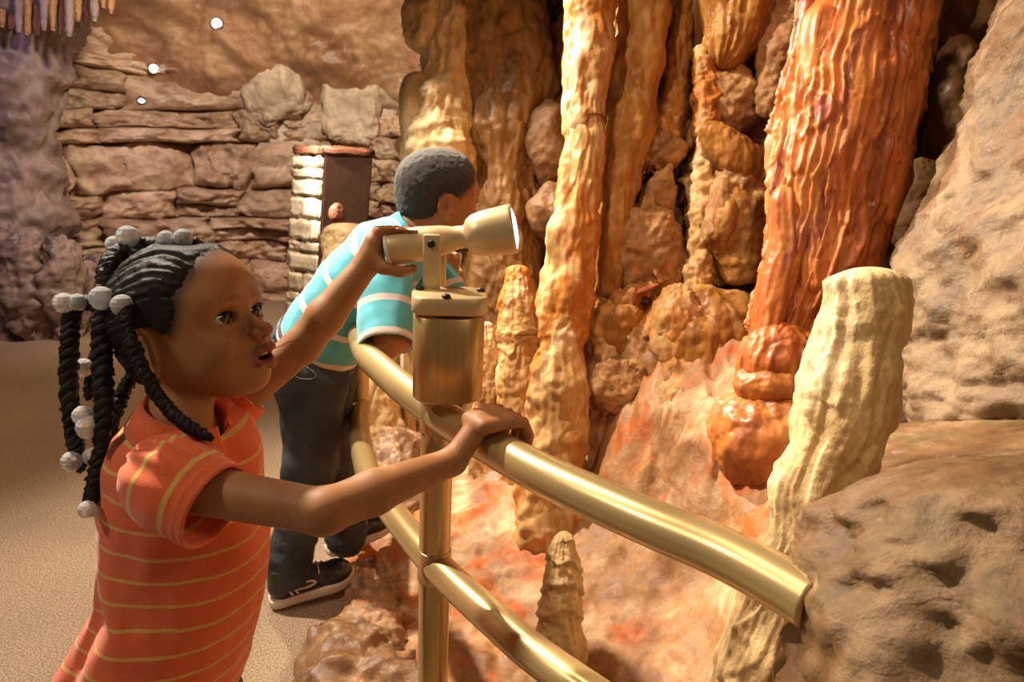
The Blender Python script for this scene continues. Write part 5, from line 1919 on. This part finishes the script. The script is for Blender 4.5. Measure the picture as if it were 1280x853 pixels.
def btorso(x, y, z):
    px, py, pz = x - bHip[0], y - bHip[1], z - bHip[2]
    t = px * bax[0] + py * bax[1] + pz * bax[2]
    u = px * blat[0] + py * blat[1] + pz * blat[2]
    v = px * bdor[0] + py * bdor[1] + pz * bdor[2] - .012 * np.sin(np.clip(t / blng, 0, 1) * np.pi)
    ra = np.interp(t, [-.09, .0, blng * .5, blng * .85, blng * .97, blng * 1.05], [.146, .135, .138, .142, .085, .055]).astype(np.float32)
    rb = np.interp(t, [-.09, .0, blng * .5, blng * .85, blng * .97, blng * 1.05], [.118, .105, .104, .096, .070, .055]).astype(np.float32)
    k0 = np.sqrt((u / ra) ** 2 + (v / rb) ** 2) + 1e-6
    return np.maximum((k0 - 1) * np.minimum(ra, rb) * .9, np.maximum(-.085 - t, t - blng * 1.04))


f.fnop(btorso, bHip - .4, bHip + .5, 0)
m_, pp = field_pts(f)
fo = .006 * fbm(pp, 9, 2, .5, 81) + .005 * ridged(pp @ np.stack([bax * 1.0, blat * .3, bdor * .3], 1), 9, 2, .5, 82) * .6
f.D[m_] += fo.astype(np.float32)
f.D = np.maximum(f.D, -(f.D + .008))
f.cone(bNk - bax * .015, bNk + bax * .2, .055, .075, .004, 'sub')
f.fnop(lambda x, y, z: (x - bHip[0]) * bax[0] + (y - bHip[1]) * bax[1] + (z - bHip[2]) * bax[2] + .078, bHip - .4, bHip + .4, 0, 'sub')
for A_, E_ in ((bRS, bRE), (bLS, bLE)):
    f.cone(A_, A_ + (E_ - A_) * .4, .034, .034, .003, 'sub')
V, Fc = f.mesh()
V = relax(V, Fc, 2)
bshirt = mesh_obj('striped_shirt', V, Fc, M_TURQ, boy, attrs={'stripe': ((V - bHip) @ bax + .01 * fbm(V, 9, 2, .5, 3)) / .095 + .30})
for S_, E_, fr_ in ((bRS, bRE, 1.02), (bLS, bLE, .8)):
    d_ = (E_ - S_) / np.linalg.norm(E_ - S_)
    hem = S_ + (E_ - S_) * fr_
    f = Field(np.minimum(S_, hem) - .10, np.maximum(S_, hem) + .10, .003)
    f.cone(S_ - d_ * .01, hem + d_ * .04, .058, .062)
    m_, pp = field_pts(f)
    f.D[m_] += (.006 * fbm(pp, 12, 2, .5, 83)).astype(np.float32)
    f.D = np.maximum(f.D, -(f.D + .007))
    f.fnop(lambda x, y, z: -((x - hem[0]) * d_[0] + (y - hem[1]) * d_[1] + (z - hem[2]) * d_[2]), (-9,) * 3, (9,) * 3, 0, 'sub')
    V, Fc = f.mesh()
    V = relax(V, Fc, 2)
    mesh_obj('sleeve', V, Fc, M_TURQ, bshirt, attrs={'stripe': (V - S_) @ d_ / .078 + .0})
cr = []
Cb = np.stack([-bdor * .35 + bax * 0 + np.cross(blat, bax) * 0, blat, bax], 1)
for th in np.linspace(0, 2 * math.pi, 60):
    o1 = math.cos(th) * -bdor + math.sin(th) * blat
    cr.append([bNk + o1 * q + bax * z for q, z in ((.052, -.020), (.050, .004), (.050, .022), (.054, .024), (.060, .010), (.068, -.014))])
cr = np.array(cr)
o = mesh_obj('collar', cr.reshape(-1, 3), grid_faces(cr.shape[1], cr.shape[0]), plain_mat('turquoise_jersey', (.060, .43, .56), .85), bshirt)
o.modifiers.new('thick', 'SOLIDIFY').thickness = .004

# --- jeans
m, nt, bs = new_mat('dark_denim')
tc = nd(nt, 'ShaderNodeTexCoord')
n = nd(nt, 'ShaderNodeTexNoise', inp={'Scale': 9.0, 'Detail': 4.0})
nt.links.new(tc.outputs['Object'], n.inputs['Vector'])
r = ramp(nt, [(.35, (.014, .016, .020)), (.7, (.055, .060, .068))])
nt.links.new(n.outputs['Fac'], r.inputs[0])
n2 = nd(nt, 'ShaderNodeTexNoise', inp={'Scale': 500.0, 'Detail': 2.0})
nt.links.new(tc.outputs['Object'], n2.inputs['Vector'])
rv = ramp(nt, [(.35, (.75, .75, .75)), (.65, (1.2, 1.2, 1.2))])
nt.links.new(n2.outputs['Fac'], rv.inputs[0])
nt.links.new(mixc(nt, 1.0, r.outputs[0], rv.outputs[0], 'MULTIPLY'), bs.inputs['Base Color'])
bs.inputs['Roughness'].default_value = .8
M_JEAN = m
f = Field((-.78, 1.34, .06), (-.16, 1.98, .84), .0038)
pel = bHip - bax * .035
for nm in legs:
    h, k, a = legs[nm]
    f.cone(pel + (h - bHip) * .35, h + (k - h) * .15, .095, .086, .03)
    f.cone(h + (k - h) * .1, k, .086, .068, .02)
    f.cone(k, a + np.array([0, 0, -.015]), .068, .057, .02)
    f.cone(a + np.array([0, 0, .05]), a + np.array([.005, 0, -.03]), .056, .060, .01)
f.cone(pel - blat * .045, pel + blat * .045, .102, .102, .03)
f.cone(pel + bax * .03 - blat * .045, pel + bax * .03 + blat * .045, .098, .098, .01)
m_, pp = field_pts(f)
lowk = sstep(.35, .12, pp[:, 2])
fo = .006 * fbm(pp, 10, 3, .5, 91) + .006 * lowk * ridged(pp * np.array([.6, .6, 2.2]), 10, 2, .5, 92) + .003 * ridged(pp * np.array([1, 1, .4]), 14, 2, .5, 93)
f.D[m_] += fo.astype(np.float32)
f.fnop(lambda x, y, z: -((x - pel[0]) * bax[0] + (y - pel[1]) * bax[1] + (z - pel[2]) * bax[2] - .055), pel - .4, pel + .4, 0, 'sub')
V, Fc = f.mesh()
jeans = mesh_obj('jeans', relax(V, Fc, 2), Fc, M_JEAN, boy)


def band(c, ra, rb, dt, th_, name, mat, parent, grow=0.0):
    vv = []
    for th in np.linspace(0, 2 * math.pi, 72):
        o1 = math.cos(th) * ra * blat + math.sin(th) * rb * bdor
        n1 = o1 / np.linalg.norm(o1)
        vv.append([c + o1 - bax * dt, c + o1 + n1 * th_ - bax * dt, c + o1 + n1 * th_ + bax * dt, c + o1 + bax * dt, c + o1 - bax * dt])
    vv = np.array(vv)
    return mesh_obj(name, vv.reshape(-1, 3), grid_faces(5, 72), mat, parent)


band(pel + bax * .035, .145, .103, .016, .006, 'belt', plain_mat('black_belt', (.012, .011, .011), .4), boy)
# back pocket
pk = P(374, 455, 1.50)


def on_jeans(pts):
    bv = BVHTree.FromPolygons([Vector(v) for v in V], [tuple(q) for q in Fc.tolist()])
    out = []
    for q in pts:
        loc, nor, i, dd = bv.find_nearest(Vector(q))
        out.append(np.array(loc) + np.array(nor) * .002)
    return np.array(out)


pocket = [P(352, 425, 1.52), P(402, 437, 1.50), P(400, 472, 1.50), P(378, 484, 1.50), P(352, 468, 1.52), P(352, 425, 1.52)]
pl_ = on_jeans(catmull(np.array(pocket), 60))
Vt, Lt = tube_mesh(pl_, .0016, 6)
mesh_obj('pocket_seam', Vt, Lt, plain_mat('pale_denim_stitch', (.10, .10, .10), .8), jeans)

# --- sneakers
M_SHOE = plain_mat('black_leather', (.012, .011, .011), .32, spec=.6)
M_SOLE = plain_mat('pale_rubber_sole', (.62, .52, .46), .55)
M_TRIMS = plain_mat('pale_shoe_trim', (.60, .47, .42), .5)


def sneaker(heel, toe, lab):
    d = toe - heel
    Ls = np.linalg.norm(d)
    fx = d / Ls
    fy = np.cross(UPV, fx)
    fy /= np.linalg.norm(fy)
    fz = np.cross(fx, fy)
    root = empty('shoe', heel - world_base(boy) if False else Vector(heel - np.array(world_base(boy))))
    root.parent = boy

    def w(x, y, z):
        return heel + fx * x + fy * y + fz * z
    k = Ls / .215
    out = [(0.0, .0), (.004, .022), (.02, .031), (.06, .032), (.11, .036), (.15, .041), (.185, .037), (.205, .024), (.215, 0.0)]
    ol = [(x * k, y * k) for x, y in out] + [(x * k, -y * k * .92) for x, y in out[-2:0:-1]]
    ol = catmull(np.array([(x, y, 0) for x, y in ol + ol[:1]]), 72)[:-1]
    n = len(ol)
    rows_ = []
    for z, gr in ((0.0, .96), (.002, 1.0), (.020, 1.02), (.024, .985), (.024, .02)):
        cxm = ol[:, 0].mean()
        rows_.append([w(cxm + (p[0] - cxm) * gr, p[1] * gr, z * k + (.010 * k * max(0, (p[0] - .16 * k) / (.055 * k)) ** 2)) for p in ol])
    rows_.insert(0, [w(ol[:, 0].mean() + (p[0] - ol[:, 0].mean()) * .02, p[1] * .02, 0.0) for p in ol])
    Vs = np.array(rows_).reshape(-1, 3)
    mesh_obj('sole', Vs, grid_faces(n, len(rows_), True), M_SOLE, root)
    lo = np.minimum(heel, toe) - .06
    f = Field(lo, np.maximum(heel, toe) + np.array([.06, .06, .15]), .0026)
    f.cone(w(.040 * k, 0, .045 * k), w(.172 * k, -.001, .036 * k), .034 * k, .030 * k)
    f.ell(w(.165 * k, 0, .036 * k), np.array([.046, .038, .030]) * k, np.stack([fx, fy, fz], 1), .01)
    f.cone(w(.034 * k, 0, .05 * k), w(.038 * k, 0, .088 * k), .033 * k, .033 * k, .012)
    f.cone(w(.05 * k, 0, .075 * k), w(.125 * k, 0, .052 * k), .026 * k, .022 * k, .012)
    f.fnop(lambda x, y, z: (x - heel[0]) * fz[0] + (y - heel[1]) * fz[1] + (z - heel[2]) * fz[2] - .020 * k, lo - .1, np.maximum(heel, toe) + .3, 0, 'sub')
    f.cone(w(.036 * k, 0, .085 * k), w(.036 * k, 0, .2), .026 * k, .03 * k, .003, 'sub')
    Vu, Fu = f.mesh()
    Vu = relax(Vu, Fu, 2)
    up = mesh_obj('upper', Vu, Fu, M_SHOE, root)
    bv = BVHTree.FromPolygons([Vector(v) for v in Vu], [tuple(q) for q in Fu.tolist()])

    def snap(pts):
        o_ = []
        for q in pts:
            loc, nor, i, dd = bv.find_nearest(Vector(q))
            o_.append(np.array(loc) + np.array(nor) * .0006)
        return np.array(o_)
    for path in ([(.045, -.04, .052), (.080, -.045, .060), (.105, -.045, .056), (.112, -.045, .046), (.090, -.045, .040), (.060, -.045, .046)],
                 [(.050, -.045, .046), (.056, -.05, .024)], [(.062, -.045, .046), (.068, -.05, .024)]):
        q = snap(catmull(np.array([w(a * k, b * k, c * k) for a, b, c in path]), 30))
        Vt, Lt = tube_mesh(q, .0028, 6)
        mesh_obj('side_trim', Vt, Lt, M_TRIMS, up)
    for i_ in range(5):
        xx_ = (.088 + i_ * .012) * k
        zz_ = (.086 - i_ * .006) * k
        q = snap([w(xx_, b * k, zz_ - abs(b) * .4) for b in np.linspace(-.022, .022, 12)]) + fz * .0012
        Vt, Lt = tube_mesh(q, .0020, 6)
        mesh_obj('lace', Vt, Lt, M_TRIMS if i_ % 2 else M_SHOE, up)
    return root


sneaker(np.array([-.585, 1.512, .004]), np.array([-.392, 1.612, .030]), '')
sneaker(np.array([-.482, 1.672, .055]), np.array([-.325, 1.795, .085]), '')
